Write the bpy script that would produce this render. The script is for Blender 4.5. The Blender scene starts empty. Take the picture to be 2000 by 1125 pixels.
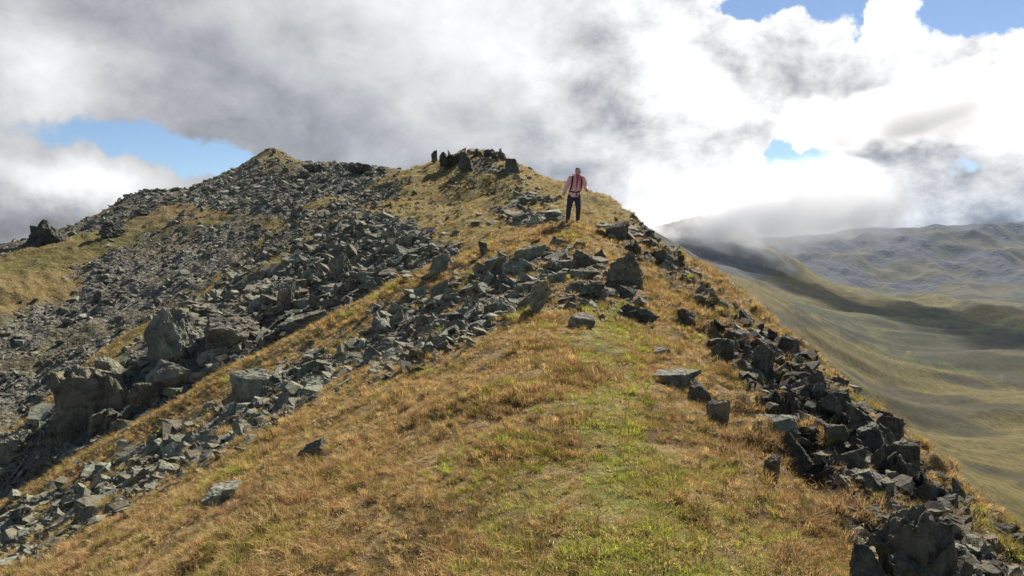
import bpy, bmesh, math, random
import numpy as np
from mathutils import Vector, Matrix, noise as mnoise

# ------------------------------------------------------------------ camera, sky, sun, exposure
SC = bpy.context.scene
COL = SC.collection
F = 1389.0                       # focal length in photograph pixels (25 mm on 36 mm, 2000 px wide)
EYE = 1.6
PITCH = math.atan(82.5 / F)      # horizon lies at row 480 of the photograph
cam_data = bpy.data.cameras.new('camera')
cam_data.sensor_width = 36.0
cam_data.lens = 25.0
cam_data.clip_start = 0.05
cam_data.clip_end = 60000
cam = bpy.data.objects.new('camera', cam_data)
COL.objects.link(cam)
cam.location = (0, 0, EYE)
cam.rotation_euler = (math.pi / 2 - PITCH, 0, 0)
SC.camera = cam

SUN_AZ, SUN_EL = math.radians(27), math.radians(41)     # azimuth measured from +Y towards +X
sund = bpy.data.lights.new('sun', 'SUN')
sund.energy = 5.0
sund.angle = math.radians(0.5)
sund.color = (1.0, 0.94, 0.85)
sun = bpy.data.objects.new('sun', sund)
COL.objects.link(sun)
SDIR = Vector((math.sin(SUN_AZ) * math.cos(SUN_EL), math.cos(SUN_AZ) * math.cos(SUN_EL), math.sin(SUN_EL)))
sun.rotation_euler = SDIR.to_track_quat('Z', 'Y').to_euler()
sun.location = SDIR * 100

SC.view_settings.view_transform = 'Standard'
SC.view_settings.look = 'None'
SC.view_settings.exposure = 0.9
SC.view_settings.gamma = 1.0
SC.render.engine = 'CYCLES'
SC.cycles.use_denoising = True
SC.cycles.max_bounces = 5
SC.cycles.diffuse_bounces = 2
SC.cycles.transparent_max_bounces = 6
SC.cycles.volume_bounces = 3
SC.cycles.volume_step_rate = 1.0


class NT:
    """small helper for writing node trees"""
    def __init__(self, tree):
        self.t = tree
        for n in list(tree.nodes):
            tree.nodes.remove(n)

    def n(self, kind, **kw):
        nd = self.t.nodes.new(kind)
        for k, v in kw.items():
            setattr(nd, k, v)
        return nd

    def put(self, sock, v):
        if v is None:
            return
        if isinstance(v, bpy.types.NodeSocket):
            self.t.links.new(v, sock)
        else:
            if isinstance(v, (tuple, list)) and sock.type == 'RGBA' and len(v) == 3:
                v = (*v, 1)
            sock.default_value = v

    def m(self, op, a, b=None, c=None, clamp=False):
        nd = self.n('ShaderNodeMath', operation=op, use_clamp=clamp)
        for i, v in enumerate((a, b, c)):
            self.put(nd.inputs[i], v)
        return nd.outputs[0]

    def v(self, op, a, b=None, scale=None):
        nd = self.n('ShaderNodeVectorMath', operation=op)
        self.put(nd.inputs[0], a)
        self.put(nd.inputs[1], b)
        if scale is not None:
            self.put(nd.inputs['Scale'], scale)
        return nd.outputs['Value'] if op in ('DOT_PRODUCT', 'LENGTH', 'DISTANCE') else nd.outputs[0]

    def noise(self, vec, scale, detail=4, rough=0.55, dist=0.0, lac=2.0):
        nd = self.n('ShaderNodeTexNoise')
        self.put(nd.inputs['Vector'], vec)
        for k, v in (('Scale', scale), ('Detail', detail), ('Roughness', rough), ('Distortion', dist), ('Lacunarity', lac)):
            self.put(nd.inputs[k], v)
        return nd.outputs['Fac']

    def mix(self, f, a, b, blend='MIX'):
        nd = self.n('ShaderNodeMix', data_type='RGBA', blend_type=blend)
        self.put(nd.inputs[0], f)
        self.put(nd.inputs[6], a)
        self.put(nd.inputs[7], b)
        return nd.outputs[2]

    def ramp(self, f, lo, hi, smooth=True):
        nd = self.n('ShaderNodeMapRange', interpolation_type='SMOOTHSTEP' if smooth else 'LINEAR', clamp=True)
        self.put(nd.inputs[0], f)
        self.put(nd.inputs[1], lo)
        self.put(nd.inputs[2], hi)
        return nd.outputs[0]

    def xyz(self, x, y, z):
        nd = self.n('ShaderNodeCombineXYZ')
        for i, v in enumerate((x, y, z)):
            self.put(nd.inputs[i], v)
        return nd.outputs[0]


def ray_of(px, py):
    """world direction of a photograph pixel, normalised to unit horizontal distance"""
    px = np.asarray(px, float); py = np.asarray(py, float)
    cx = (px - 1000.0) / F; cy = (562.5 - py) / F
    c, s = math.cos(PITCH), math.sin(PITCH)
    x = cx; y = c + cy * s; z = -s + cy * c
    h = np.hypot(x, y)
    return x / h, y / h, z / h


def pixel_of(x, y, z):
    c, s = math.cos(PITCH), math.sin(PITCH)
    z = z - EYE
    dep = y * c - z * s
    up = y * s + z * c
    dep = np.where(dep < 0.05, 0.05, dep)
    return 1000 + F * x / dep, 562.5 - F * up / dep

world = bpy.data.worlds.new('World')
SC.world = world
world.use_nodes = True


def build_world():
    N = NT(world.node_tree)
    out = N.n('ShaderNodeOutputWorld')
    sky = N.n('ShaderNodeTexSky', sky_type='NISHITA')
    sky.sun_disc = False
    sky.sun_elevation = SUN_EL
    sky.sun_rotation = SUN_AZ
    sky.altitude = 2500
    sky.air_density = 1.0
    sky.dust_density = 0.6
    sky.ozone_density = 2.0
    b_sky = N.n('ShaderNodeBackground')
    N.put(b_sky.inputs[0], sky.outputs[0])
    b_sky.inputs[1].default_value = 0.06
    d = N.n('ShaderNodeTexCoord').outputs['Generated']
    sep = N.n('ShaderNodeSeparateXYZ')
    N.put(sep.inputs[0], d)
    az = N.m('ARCTAN2', sep.outputs[0], sep.outputs[1])
    el = N.m('ARCSINE', sep.outputs[2])
    ae = N.xyz(az, el, 0.0)
    # domain warp makes the blob outlines ragged like cumulus edges
    w1 = N.n('ShaderNodeTexNoise')
    N.put(w1.inputs['Vector'], d)
    w1.inputs['Scale'].default_value = 7.0
    w1.inputs['Detail'].default_value = 7.0
    w1.inputs['Roughness'].default_value = 0.6
    warp = N.v('MULTIPLY', N.v('SUBTRACT', w1.outputs['Color'], (0.5, 0.5, 0.5)), (0.17, 0.13, 0.0))
    aew = N.v('ADD', ae, warp)

    def blobs(lst, vec):
        tot = None
        for px, py, sx, sy, a in lst:
            rx, ry, rz = ray_of(px, py)
            c = (math.atan2(rx, ry), math.atan(rz), 0.0)
            q = N.v('MULTIPLY', N.v('SUBTRACT', vec, c), (F / sx, F / sy, 0.0))
            g = N.m('MULTIPLY', N.m('EXPONENT', N.m('MULTIPLY', N.v('DOT_PRODUCT', q, q), -1.0)), a)
            tot = g if tot is None else N.m('ADD', tot, g)
        return tot
    dn = N.v('MULTIPLY', d, (1.0, 1.0, 1.35))
    n_big = N.noise(dn, 2.6, 9, 0.58)
    n_mid = N.noise(dn, 9.0, 9, 0.62, 0.2)
    up_sun = N.v('ADD', dn, (0.016, 0.01, 0.045))
    n_mid2 = N.noise(up_sun, 9.0, 9, 0.62, 0.2)
    # coverage: cloudy ahead, blue gaps where the photograph has them
    cov = N.m('ADD', N.m('MULTIPLY', N.m('SUBTRACT', n_big, 0.5), 1.5), N.m('MULTIPLY', N.m('SUBTRACT', n_mid, 0.5), 0.75))
    ahead = N.ramp(sep.outputs[1], -0.2, 0.6)
    high = N.ramp(el, 0.42, 0.8)
    cov = N.m('ADD', cov, N.m('SUBTRACT', N.m('SUBTRACT', N.m('MULTIPLY', ahead, 0.67), 0.12), N.m('MULTIPLY', high, 0.45)))
    cov = N.m('ADD', cov, blobs([
        (290, 290, 160, 55, -0.80), (120, 240, 130, 34, -0.5), (440, 315, 120, 40, -0.72), (560, 300, 60, 25, -0.4), (180, 300, 30, 60, 0.5), (200, 260, 80, 60, -0.5),
        (1500, 0, 100, 36, -1.35), (1600, 30, 50, 22, -0.5), (1940, 10, 85, 46, -1.4), (1675, 60, 14, 40, -0.4),
        (1548, 312, 56, 34, -0.95), (1625, 60, 40, 26, -0.5), (1900, 330, 60, 18, -0.35), (1530, 285, 30, 40, -0.5), (1600, 320, 50, 20, -0.5), (1950, 400, 90, 30, -0.15), (1880, 355, 60, 20, -0.35), (1590, 370, 50, 30, -0.55),
        (90, 340, 130, 50, 0.75), (230, 375, 110, 40, 0.7), (40, 440, 110, 60, 0.7), (70, 130, 120, 90, 0.4),
        (560, 120, 380, 170, 0.55), (1000, 250, 300, 230, 0.5), (1300, 300, 160, 180, 0.5), (1650, 200, 200, 90, 0.4),
    ], aew))
    cover = N.ramp(cov, -0.02, N.m('SUBTRACT', 0.42, N.m('MULTIPLY', N.ramp(az, -0.1, 0.3), 0.20)))
    # brightness of the cloud: thin and towards the sun white, thick and away from it grey
    rel = N.m('MULTIPLY', N.m('SUBTRACT', n_mid2, n_mid), N.m('ADD', 0.5, N.m('MULTIPLY', N.ramp(az, -0.1, 0.3), 1.6)))
    glow = N.ramp(N.v('DOT_PRODUCT', d, tuple(SDIR)), 0.60, 0.90)
    br = N.m('ADD', N.m('MULTIPLY', glow, 0.54), 0.57)
    br = N.m('ADD', br, N.m('MULTIPLY', N.m('SUBTRACT', n_big, 0.5), -0.25))
    br = N.m('ADD', br, N.m('MULTIPLY', N.m('SUBTRACT', n_mid, 0.5), 0.10))
    br = N.m('SUBTRACT', br, rel)
    br = N.m('ADD', br, blobs([
        (400, 70, 280, 70, -0.05), (330, 190, 220, 60, -0.06), (640, 230, 260, 70, -0.05), (470, 240, 130, 50, -0.06),
        (60, 445, 110, 50, -0.26), (10, 360, 60, 60, -0.12), (100, 335, 130, 40, 0.50), (200, 385, 130, 34, 0.45),
        (110, 120, 100, 60, 0.30), (30, 190, 70, 50, 0.32), (860, 90, 110, 80, 0.12), (1000, 260, 260, 130, -0.13), (760, 300, 200, 80, -0.10), (1170, 140, 80, 150, -0.34),
        (1120, 300, 120, 90, -0.12), (1570, 170, 80, 50, -0.42), (1790, 240, 100, 55, -0.52), (1960, 380, 120, 55, -0.45), (1440, 120, 60, 30, -0.2), (1850, 80, 60, 25, -0.3), (1700, 330, 90, 30, -0.25),
        (1480, 380, 240, 70, 0.16), (1340, 230, 70, 160, 0.14), (1600, 365, 40, 20, -0.3), (1850, 420, 100, 30, 0.1),
    ], aew))
    br = N.m('MAXIMUM', br, 0.2)
    br = N.m('MINIMUM', br, 1.35)
    tint = N.mix(N.ramp(br, 0.3, 0.85), (0.93, 0.97, 1.05), (1.0, 1.0, 1.0))
    colr = N.v('SCALE', tint, None, br)
    b_cl = N.n('ShaderNodeBackground')
    N.put(b_cl.inputs[0], colr)
    b_cl.inputs[1].default_value = 0.49
    mx = N.n('ShaderNodeMixShader')
    N.put(mx.inputs[0], cover)
    N.put(mx.inputs[1], b_sky.outputs[0])
    N.put(mx.inputs[2], b_cl.outputs[0])
    N.put(out.inputs['Surface'], mx.outputs[0])


build_world()

# ------------------------------------------------------------------ numeric helpers
def sstep(a, b, x):
    t = np.clip((x - a) / (b - a), 0, 1)
    return t * t * (3 - 2 * t)


def perlin(x, y, seed=0):
    xi = np.floor(x).astype(np.int64); yi = np.floor(y).astype(np.int64)
    xf = x - xi; yf = y - yi

    def g(ix, iy, dx, dy):
        h = (ix * 374761393 + iy * 668265263 + seed * 974711) & 0xFFFFFFFF
        h = ((h ^ (h >> 13)) * 1274126177) & 0xFFFFFFFF
        h = (h ^ (h >> 16)) & 0xFFFF
        a = h * (2 * math.pi / 65536)
        return np.cos(a) * dx + np.sin(a) * dy
    u = xf * xf * xf * (xf * (xf * 6 - 15) + 10); v = yf * yf * yf * (yf * (yf * 6 - 15) + 10)
    a = g(xi, yi, xf, yf); b = g(xi + 1, yi, xf - 1, yf)
    c = g(xi, yi + 1, xf, yf - 1); d = g(xi + 1, yi + 1, xf - 1, yf - 1)
    return (a + u * (b - a)) * (1 - v) + (c + u * (d - c)) * v


def fbm(x, y, octv=4, seed=0, rough=0.5, ridged=False):
    s = 0; amp = 1.0
    for o in range(octv):
        n = perlin(x * 2 ** o + 17.3 * o, y * 2 ** o - 9.1 * o, seed + o)
        s = s + amp * ((0.5 - 2 * np.abs(n)) if ridged else n)
        amp *= rough
    return s


class TPS:
    """thin plate spline through (px, py, distance) samples, in azimuth and log distance"""
    K = 2.2

    def __init__(self, pts, smooth=1e-3):
        P = np.array(pts, float)
        rx, ry, rz = ray_of(P[:, 0], P[:, 1])
        self.c = np.stack([np.arctan2(rx, ry) * self.K, np.log(P[:, 2])], 1)
        n = len(P)
        A = np.zeros((n + 3, n + 3))
        A[:n, :n] = self.u(self.c, self.c) + smooth * np.eye(n)
        A[:n, n] = 1; A[:n, n + 1:] = self.c
        A[n, :n] = 1; A[n + 1:, :n] = self.c.T
        self.w = np.linalg.solve(A, np.r_[rz, 0, 0, 0])

    @staticmethod
    def u(a, b):
        d2 = ((a[:, None, :] - b[None]) ** 2).sum(-1)
        return 0.5 * d2 * np.log(d2 + 1e-12)

    def __call__(self, x, y):
        sh = x.shape
        q = np.stack([np.arctan2(x, y).ravel() * self.K, np.log(np.hypot(x, y)).ravel()], 1)
        out = np.empty(len(q))
        for i in range(0, len(q), 40000):
            b = q[i:i + 40000]
            out[i:i + 40000] = self.u(b, self.c) @ self.w[:-3] + self.w[-3] + b @ self.w[-2:]
        return EYE + out.reshape(sh) * np.hypot(x, y)


def in_poly(px, py, poly):
    inside = np.zeros(px.shape, bool)
    n = len(poly)
    for i in range(n):
        x0, y0 = poly[i]; x1, y1 = poly[(i + 1) % n]
        c = ((y0 > py) != (y1 > py)) & (px < (x1 - x0) * (py - y0) / (y1 - y0 + 1e-9) + x0)
        inside ^= c
    return inside


def soft_poly(px, py, poly, wob=14, seed=3):
    s = 0
    for k in range(5):
        a = k * 2.513
        jx = px + wob * (1.7 * perlin(px / 37, py / 31, seed) + 0.7 * math.cos(a))
        jy = py + wob * (1.7 * perlin(px / 33, py / 29, seed + 9) + 0.7 * math.sin(a))
        s = s + in_poly(jx, jy, poly)
    return s / 5.0


# ------------------------------------------------------------------ the ridge under the camera and the knoll behind the hiker
CREST = np.array([(-6, -0.25, 0.5), (0, 0.0, 0.6), (3.4, 0.03, 0.75), (5, 0.10, 0.8), (7, 0.25, 0.9), (9, 0.40, 1.0), (10.5, 0.52, 1.1), (13, 0.88, 1.3),
                  (16, 1.36, 1.5), (19, 1.97, 1.7), (21, 2.3, 1.75), (24, 2.42, 1.8), (30, 2.8, 1.8)])
EDGE = np.array([(-4, 3.2), (0, 3.4), (3, 3.75), (5, 4.1), (7.8, 4.75), (9.6, 5.1), (11.75, 5.4), (14.4, 5.7), (17.4, 5.9), (22, 6.25), (35, 6.8), (45, 7.3),
                 (52, 7.3), (58, 6.2), (66, 4.0), (90, 2.0)])


def h_near(x, y):
    cz = np.interp(y, CREST[:, 0], CREST[:, 1]); cxx = np.interp(y, CREST[:, 0], CREST[:, 2])
    dx = x - cxx
    l = np.maximum(-dx, 0); r = np.maximum(dx, 0)
    drop = 0.47 * (np.sqrt(l * l + 1.7 ** 2) - 1.7) + 0.0045 * np.minimum(l, 20) ** 2
    drop = drop + 0.14 * r + 0.045 * np.minimum(r, 6) ** 2
    z = cz - drop
    # hollow of the rock band crossing the left flank, and the low grassy rib beyond it
    rib = 19.6 - 0.02 * l
    z = z - 0.32 * np.exp(-((y - 14.5) / 2.4) ** 2) * sstep(0.5, 3.5, l) + 0.22 * np.exp(-((y - rib) / 1.3) ** 2) * sstep(1, 4, l)
    return z


B_PTS = [
    # crest from the hiker up to the knoll
    (1115, 444, 25), (1092, 426, 30), (1060, 402, 37), (1030, 368, 46), (1000, 336, 54), (960, 303, 62), (930, 298, 66),
    # shoulder over the valley
    (1400, 540, 22), (1340, 503, 27), (1270, 458, 35), (1235, 424, 43), (1200, 394, 52), (1150, 377, 57), (1100, 368, 60), (1040, 342, 64),
    (1200, 480, 26), (1170, 425, 36), (1120, 395, 46), (1300, 505, 24),
    # hollow filled with boulders behind the tan strip
    (900, 516, 24), (700, 610, 25), (500, 706, 25), (250, 850, 24.5), (0, 1000, 24), (-300, 1190, 24), (1000, 476, 24),
    # face of the boulder field
    (860, 478, 30), (800, 470, 34), (700, 500, 34), (740, 432, 43), (600, 522, 37), (450, 636, 29), (450, 566, 40), (200, 750, 28), (200, 690, 36),
    (0, 905, 29), (-300, 1110, 28), (900, 400, 48), (950, 430, 36), (850, 360, 58), (700, 400, 54), (1000, 400, 42),
    # rib on the left of the knoll
    (880, 310, 67), (800, 333, 67), (760, 347, 66), (660, 390, 63), (570, 425, 60), (480, 500, 55), (400, 580, 50), (285, 655, 45), (150, 760, 41), (0, 872, 38),
    (-300, 1085, 34),
    # ground falling away behind it
    (930, 345, 85), (830, 385, 85), (740, 420, 82), (560, 520, 75), (400, 670, 64), (270, 760, 58), (130, 870, 54), (-40, 1000, 50), (-330, 1200, 44), (1040, 390, 85), (1200, 470, 85),
]
C_PTS = [
    (0, 900, 68), (-300, 1100, 60), (0, 760, 82), (-300, 880, 75), (285, 650, 84), (400, 575, 92), (480, 505, 100), (560, 432, 112), (640, 415, 112), (760, 390, 110), (850, 360, 112),
    (150, 650, 92), (300, 560, 100), (420, 500, 104), (0, 640, 95), (0, 560, 106), (-300, 660, 95), (100, 545, 110), (250, 505, 112), (100, 492, 122), (350, 450, 118), (480, 438, 116), (250, 462, 124),
    (420, 405, 130), (560, 400, 122), (650, 375, 126), (600, 350, 136), (700, 345, 135), (480, 375, 145), (740, 348, 134),
    (600, 327, 150), (640, 335, 147), (700, 330, 144), (750, 337, 142), (850, 352, 140), (330, 405, 140), (200, 445, 138),
    (560, 318, 190), (520, 310, 205), (535, 301, 226), (480, 322, 215), (430, 347, 205), (350, 376, 188), (300, 377, 180), (260, 383, 175), (180, 431, 160), (130, 452, 150),
    (60, 472, 142), (0, 486, 135), (-300, 560, 125), (450, 360, 175), (380, 385, 165),
    (535, 350, 320), (430, 400, 300), (600, 380, 250), (700, 385, 230), (350, 430, 280), (200, 500, 240), (60, 540, 210), (-300, 640, 190), (850, 420, 230),
]
TB = TPS(B_PTS, 2e-3)
TC = TPS(C_PTS, 1e-3)


def flank_drop(over):
    return 1.0 * over + 0.5 * (np.sqrt(np.minimum(over, 8) ** 2 + 0.2) - 0.447) - 0.15 * np.maximum(over - 8, 0)


def ridge_raw(x, y):
    a = h_near(x, y)
    b = TB(x, np.maximum(y, 1.0))
    w = sstep(20.3, 25.0, y)
    z = a * (1 - w) + b * w
    xe = np.interp(y, EDGE[:, 0], EDGE[:, 1]) + 0.35 * perlin(y / 1.7, y * 0 + 3.3, 5)
    over = np.maximum(x - xe, 0)
    return z - flank_drop(over)


def ridge_h(x, y):
    r = np.hypot(x, y)
    z = ridge_raw(x, y)
    amp = sstep(0.5, 3, r)
    z = z + amp * (0.10 * fbm(x / 2.3, y / 2.3, 3, 11) + 0.045 * fbm(x / 0.55, y / 0.55, 3, 21)) * (1 + r / 60)
    # broken bedrock of the crag edge
    xe = np.interp(y, EDGE[:, 0], EDGE[:, 1])
    cr = sstep(2.2, 1.0, np.abs(x - xe + 0.9)) * sstep(4, 6, y) * sstep(24, 17, y)
    z = z + cr * (0.30 * fbm(x / 0.9, y / 0.9, 4, 51, 0.6, True) - 0.05)
    z = z + sstep(18, 40, r) * (0.5 * fbm(x / 6, y / 6, 4, 31, 0.55) + 0.25 * fbm(x / 2.2, y / 2.2, 3, 35))
    return z


def slope_h(x, y):
    z = TC(x, y)
    sx, sy, _ = ray_of(535.0, 300.0)
    z = z + 2.6 * np.maximum(0, 1 - np.hypot(x - sx * 226, y - sy * 226) / 11)
    return z + 1.1 * fbm(x / 16, y / 16, 5, 41, 0.55) + 0.5 * fbm(x / 4, y / 4, 3, 47, 0.55, True)


class Sheet:
    """a height sheet on a grid of azimuth and log distance"""
    def __init__(self, fn, a0, a1, na, r0, r1, nr):
        self.th = np.radians(np.linspace(a0, a1, na)); self.lr = np.linspace(math.log(r0), math.log(r1), nr)
        T, L = np.meshgrid(self.th, self.lr, indexing='ij')
        R = np.exp(L)
        self.X = R * np.sin(T); self.Y = R * np.cos(T)
        self.Z = fn(self.X, self.Y)
        self.shape = self.Z.shape

    def __call__(self, x, y):
        t = np.arctan2(x, y); l = 0.5 * np.log(x * x + y * y + 1e-9)
        i = (t - self.th[0]) / (self.th[1] - self.th[0]); j = (l - self.lr[0]) / (self.lr[1] - self.lr[0])
        ok = (i >= 0) & (i <= self.shape[0] - 1.001) & (j >= 0) & (j <= self.shape[1] - 1.001)
        i = np.clip(i, 0, self.shape[0] - 1.001); j = np.clip(j, 0, self.shape[1] - 1.001)
        a = i.astype(int); b = j.astype(int); u = i - a; v = j - b
        Z = self.Z
        z = (Z[a, b] * (1 - u) + Z[a + 1, b] * u) * (1 - v) + (Z[a, b + 1] * (1 - u) + Z[a + 1, b + 1] * u) * v
        return np.where(ok, z, -1e4)


RIDGE = Sheet(ridge_h, -66, 60, 760, 0.7, 95, 520)
SLOPE = Sheet(slope_h, -62, 6, 460, 55, 330, 300)
SHEETS = (RIDGE, SLOPE)


def ground(x, y):
    x = np.asarray(x, float); y = np.asarray(y, float)
    return np.maximum(RIDGE(x, y), SLOPE(x, y))


RT = np.exp(np.linspace(math.log(1.2), math.log(320), 1000))


def hit(px, py):
    """where the line of sight through a photograph pixel first meets the ground: x, y, z, distance"""
    px = np.atleast_1d(np.asarray(px, float)); py = np.atleast_1d(np.asarray(py, float))
    rx, ry, rz = ray_of(px, py)
    x = rx[:, None] * RT; y = ry[:, None] * RT; z = EYE + rz[:, None] * RT
    below = z < ground(x, y)
    k = np.where(below.any(1), below.argmax(1), len(RT) - 1)
    d = RT[k]
    X = rx * d; Y = ry * d
    return X, Y, ground(X, Y), d

# ------------------------------------------------------------------ valley and far mountains
V_PTS = [
    (1290, 474, 190), (1345, 500, 200), (1400, 530, 215), (1450, 588, 230), (1500, 640, 240), (1600, 735, 250), (1800, 925, 258), (2000, 1095, 262), (2400, 1400, 262),
    (1200, 470, 170), (1000, 470, 160),
    (1500, 612, 420), (1560, 672, 400), (1680, 790, 380), (1850, 950, 350), (2000, 1050, 340), (2300, 1200, 330),
    (1560, 640, 600), (1650, 712, 560), (1780, 810, 520), (1900, 880, 480), (2000, 930, 470), (2300, 1000, 460),
    (1700, 690, 760), (1850, 745, 720), (2000, 800, 660), (2300, 880, 620),
    (1440, 556, 820), (1550, 590, 900), (1700, 630, 1000), (1850, 660, 1020), (2000, 690, 980), (2300, 720, 940),
    (1450, 543, 1100), (1550, 548, 1350), (1650, 580, 1450), (1760, 592, 1500), (1900, 600, 1600), (2000, 608, 1700), (2300, 620, 1700),
    (1250, 505, 1000), (1340, 515, 1050), (1100, 500, 1000),
    (1250, 470, 1350), (1300, 470, 1450), (1370, 432, 1650), (1430, 445, 1620), (1485, 482, 1560), (1530, 506, 1500), (1590, 540, 1480), (1400, 500, 1250), (1480, 525, 1250), (1100, 440, 1500),
    (1250, 520, 2100), (1380, 520, 2200), (1480, 540, 2150), (1600, 575, 2000), (1750, 600, 2050), (1900, 608, 2100), (2100, 615, 2200), (1100, 520, 2100),
]
M_PTS = [
    (1400, 600, 1950), (1550, 590, 1950), (1700, 602, 1900), (1850, 612, 1950), (2000, 618, 2000), (2300, 625, 2000),
    (1500, 545, 2500), (1600, 555, 2400), (1700, 560, 2450), (1850, 570, 2450), (2000, 572, 2500), (2300, 570, 2500),
    (1500, 510, 3000), (1650, 505, 2950), (1750, 520, 2900), (1800, 500, 3000), (1900, 520, 2900), (2000, 515, 2900), (2300, 500, 2900),
    (1500, 470, 3700), (1600, 462, 3700), (1700, 448, 3700), (1745, 450, 3700), (1775, 455, 3700), (1810, 449, 3650), (1850, 440, 3600), (1890, 444, 3600), (1928, 437, 3550), (1944, 451, 3600), (1965, 441, 3550), (2000, 440, 3600),
    (2300, 430, 3600), (1300, 480, 3700), (1300, 540, 2900),
    (1300, 560, 4800), (1500, 560, 4800), (1700, 545, 4800), (1850, 540, 4800), (2000, 540, 4800), (2300, 540, 4800),
]
TV = TPS(V_PTS, 1e-3)
TM = TPS(M_PTS, 1e-3)


EY = np.linspace(1, 64, 64)
EZ = ridge_raw(np.interp(EY, EDGE[:, 0], EDGE[:, 1]), EY)


def valley_h(x, y):
    r = np.hypot(x, y)
    z = TV(x, np.maximum(y, 1.0))
    # flank of the near ridge running down into the valley
    xe = np.interp(y, EDGE[:, 0], EDGE[:, 1])
    zf = np.interp(y, EY, EZ) - flank_drop(np.maximum(x - xe, 0)) - 0.9
    wv = sstep(170, 262, r)
    z = zf * (1 - wv) + z * wv
    # gullies run down the flank from the ridge
    u = (x + 0.35 * y); v = (y - 0.35 * x)
    z = z + sstep(140, 400, r) * (15 * fbm(u / 520, v / 210, 3, 61, 0.45) + 9.0 * fbm(u / 420, v / 95, 5, 65, 0.5, True))
    z = z + sstep(900, 1500, r) * 14 * fbm(x / 160, y / 220, 5, 67, 0.55, True)
    return z


def mount_h(x, y):
    r = np.hypot(x, y)
    return TM(x, y) + (0.35 + 0.65 * sstep(2200, 2800, r)) * (1 - 0.55 * sstep(3200, 3500, r)) * (64 * fbm((0.87 * x - 0.5 * y) / 460, (0.87 * y + 0.5 * x) / 900, 4, 71, 0.46, True) - 6) + 9 * fbm(x / 170, y / 260, 3, 75, 0.5)


VALLEY = Sheet(valley_h, -8, 64, 440, 40, 2600, 470)
MOUNT = Sheet(mount_h, 2, 64, 440, 1850, 5200, 300)


# ------------------------------------------------------------------ what covers the ground, drawn as outlines and carried by the ground mesh
ROCK_BAND = [(1060, 476), (960, 520), (890, 545), (760, 602), (640, 676), (600, 700), (560, 700), (470, 770), (330, 838), (150, 938), (0, 1015), (0, 1118), (90, 1080), (300, 960),
             (480, 868), (600, 800), (690, 738), (860, 700), (940, 655), (1010, 628), (1060, 560), (1110, 540), (1180, 540), (1180, 500), (1120, 490)]
BOULDERS = [(912, 502), (830, 455), (770, 410), (690, 420), (620, 455), (540, 520), (470, 545), (400, 590), (330, 655), (260, 690), (150, 775), (0, 880), (0, 985), (250, 842), (500, 690), (760, 568)]
RIB_SCREE = [(760, 350), (690, 372), (570, 425), (480, 500), (400, 580), (285, 655), (150, 760), (0, 872), (0, 900), (200, 760), (420, 580), (560, 490), (680, 425), (800, 380)]
KNOLL_ROCKS = [(865, 300), (960, 286), (1020, 320), (1000, 345), (1050, 380), (1095, 400), (1100, 445), (1040, 470), (1000, 440), (940, 400), (900, 350)]
KNOLL = [(760, 350), (900, 300), (1040, 340), (1110, 440), (1000, 480), (915, 500), (830, 450), (700, 420)]
FLANK = [(1385, 640), (1480, 640), (1545, 680), (1640, 760), (1750, 850), (1850, 960), (2000, 1060), (2200, 1250), (1900, 1300), (1700, 1200), (1640, 1010), (1530, 880), (1500, 780), (1420, 700)]
GREEN_CORE = [(1140, 590), (1230, 600), (1215, 700), (1260, 800), (1250, 900), (1330, 980), (1480, 1125), (1560, 1300), (1020, 1300), (1060, 1100), (1130, 980), (1120, 850), (1150, 740)]
FLANK_UP = [(1165, 438), (1215, 440), (1262, 500), (1310, 560), (1400, 620), (1430, 620), (1330, 510), (1270, 455), (1235, 425), (1225, 432), (1285, 500), (1260, 520), (1200, 478)]
CROSS = [(1060, 540), (1120, 500), (1250, 540), (1250, 610), (1150, 620), (1090, 600)]
C_SCREE = [(340, 395), (450, 350), (560, 335), (640, 318), (760, 325), (760, 350), (640, 402), (560, 425), (450, 412)]
C_LOW = [(170, 500), (260, 462), (330, 432), (420, 440), (560, 436), (440, 545), (300, 650), (0, 880), (-100, 900), (-100, 610), (0, 600), (140, 590)]
C_CREST = [(0, 470), (60, 465), (180, 428), (260, 378), (430, 342), (500, 312), (520, 330), (420, 372), (340, 400), (250, 430), (130, 470), (0, 500)]
C_GRASS = [(0, 496), (130, 474), (250, 446), (330, 424), (335, 445), (260, 466), (170, 500), (120, 535), (0, 560), (-200, 590), (-200, 540)]
GREEN = [(1130, 590), (1290, 600), (1260, 740), (1300, 850), (1440, 960), (1600, 1125), (1640, 1300), (960, 1300), (900, 1020), (1050, 850), (1110, 740)]


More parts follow.
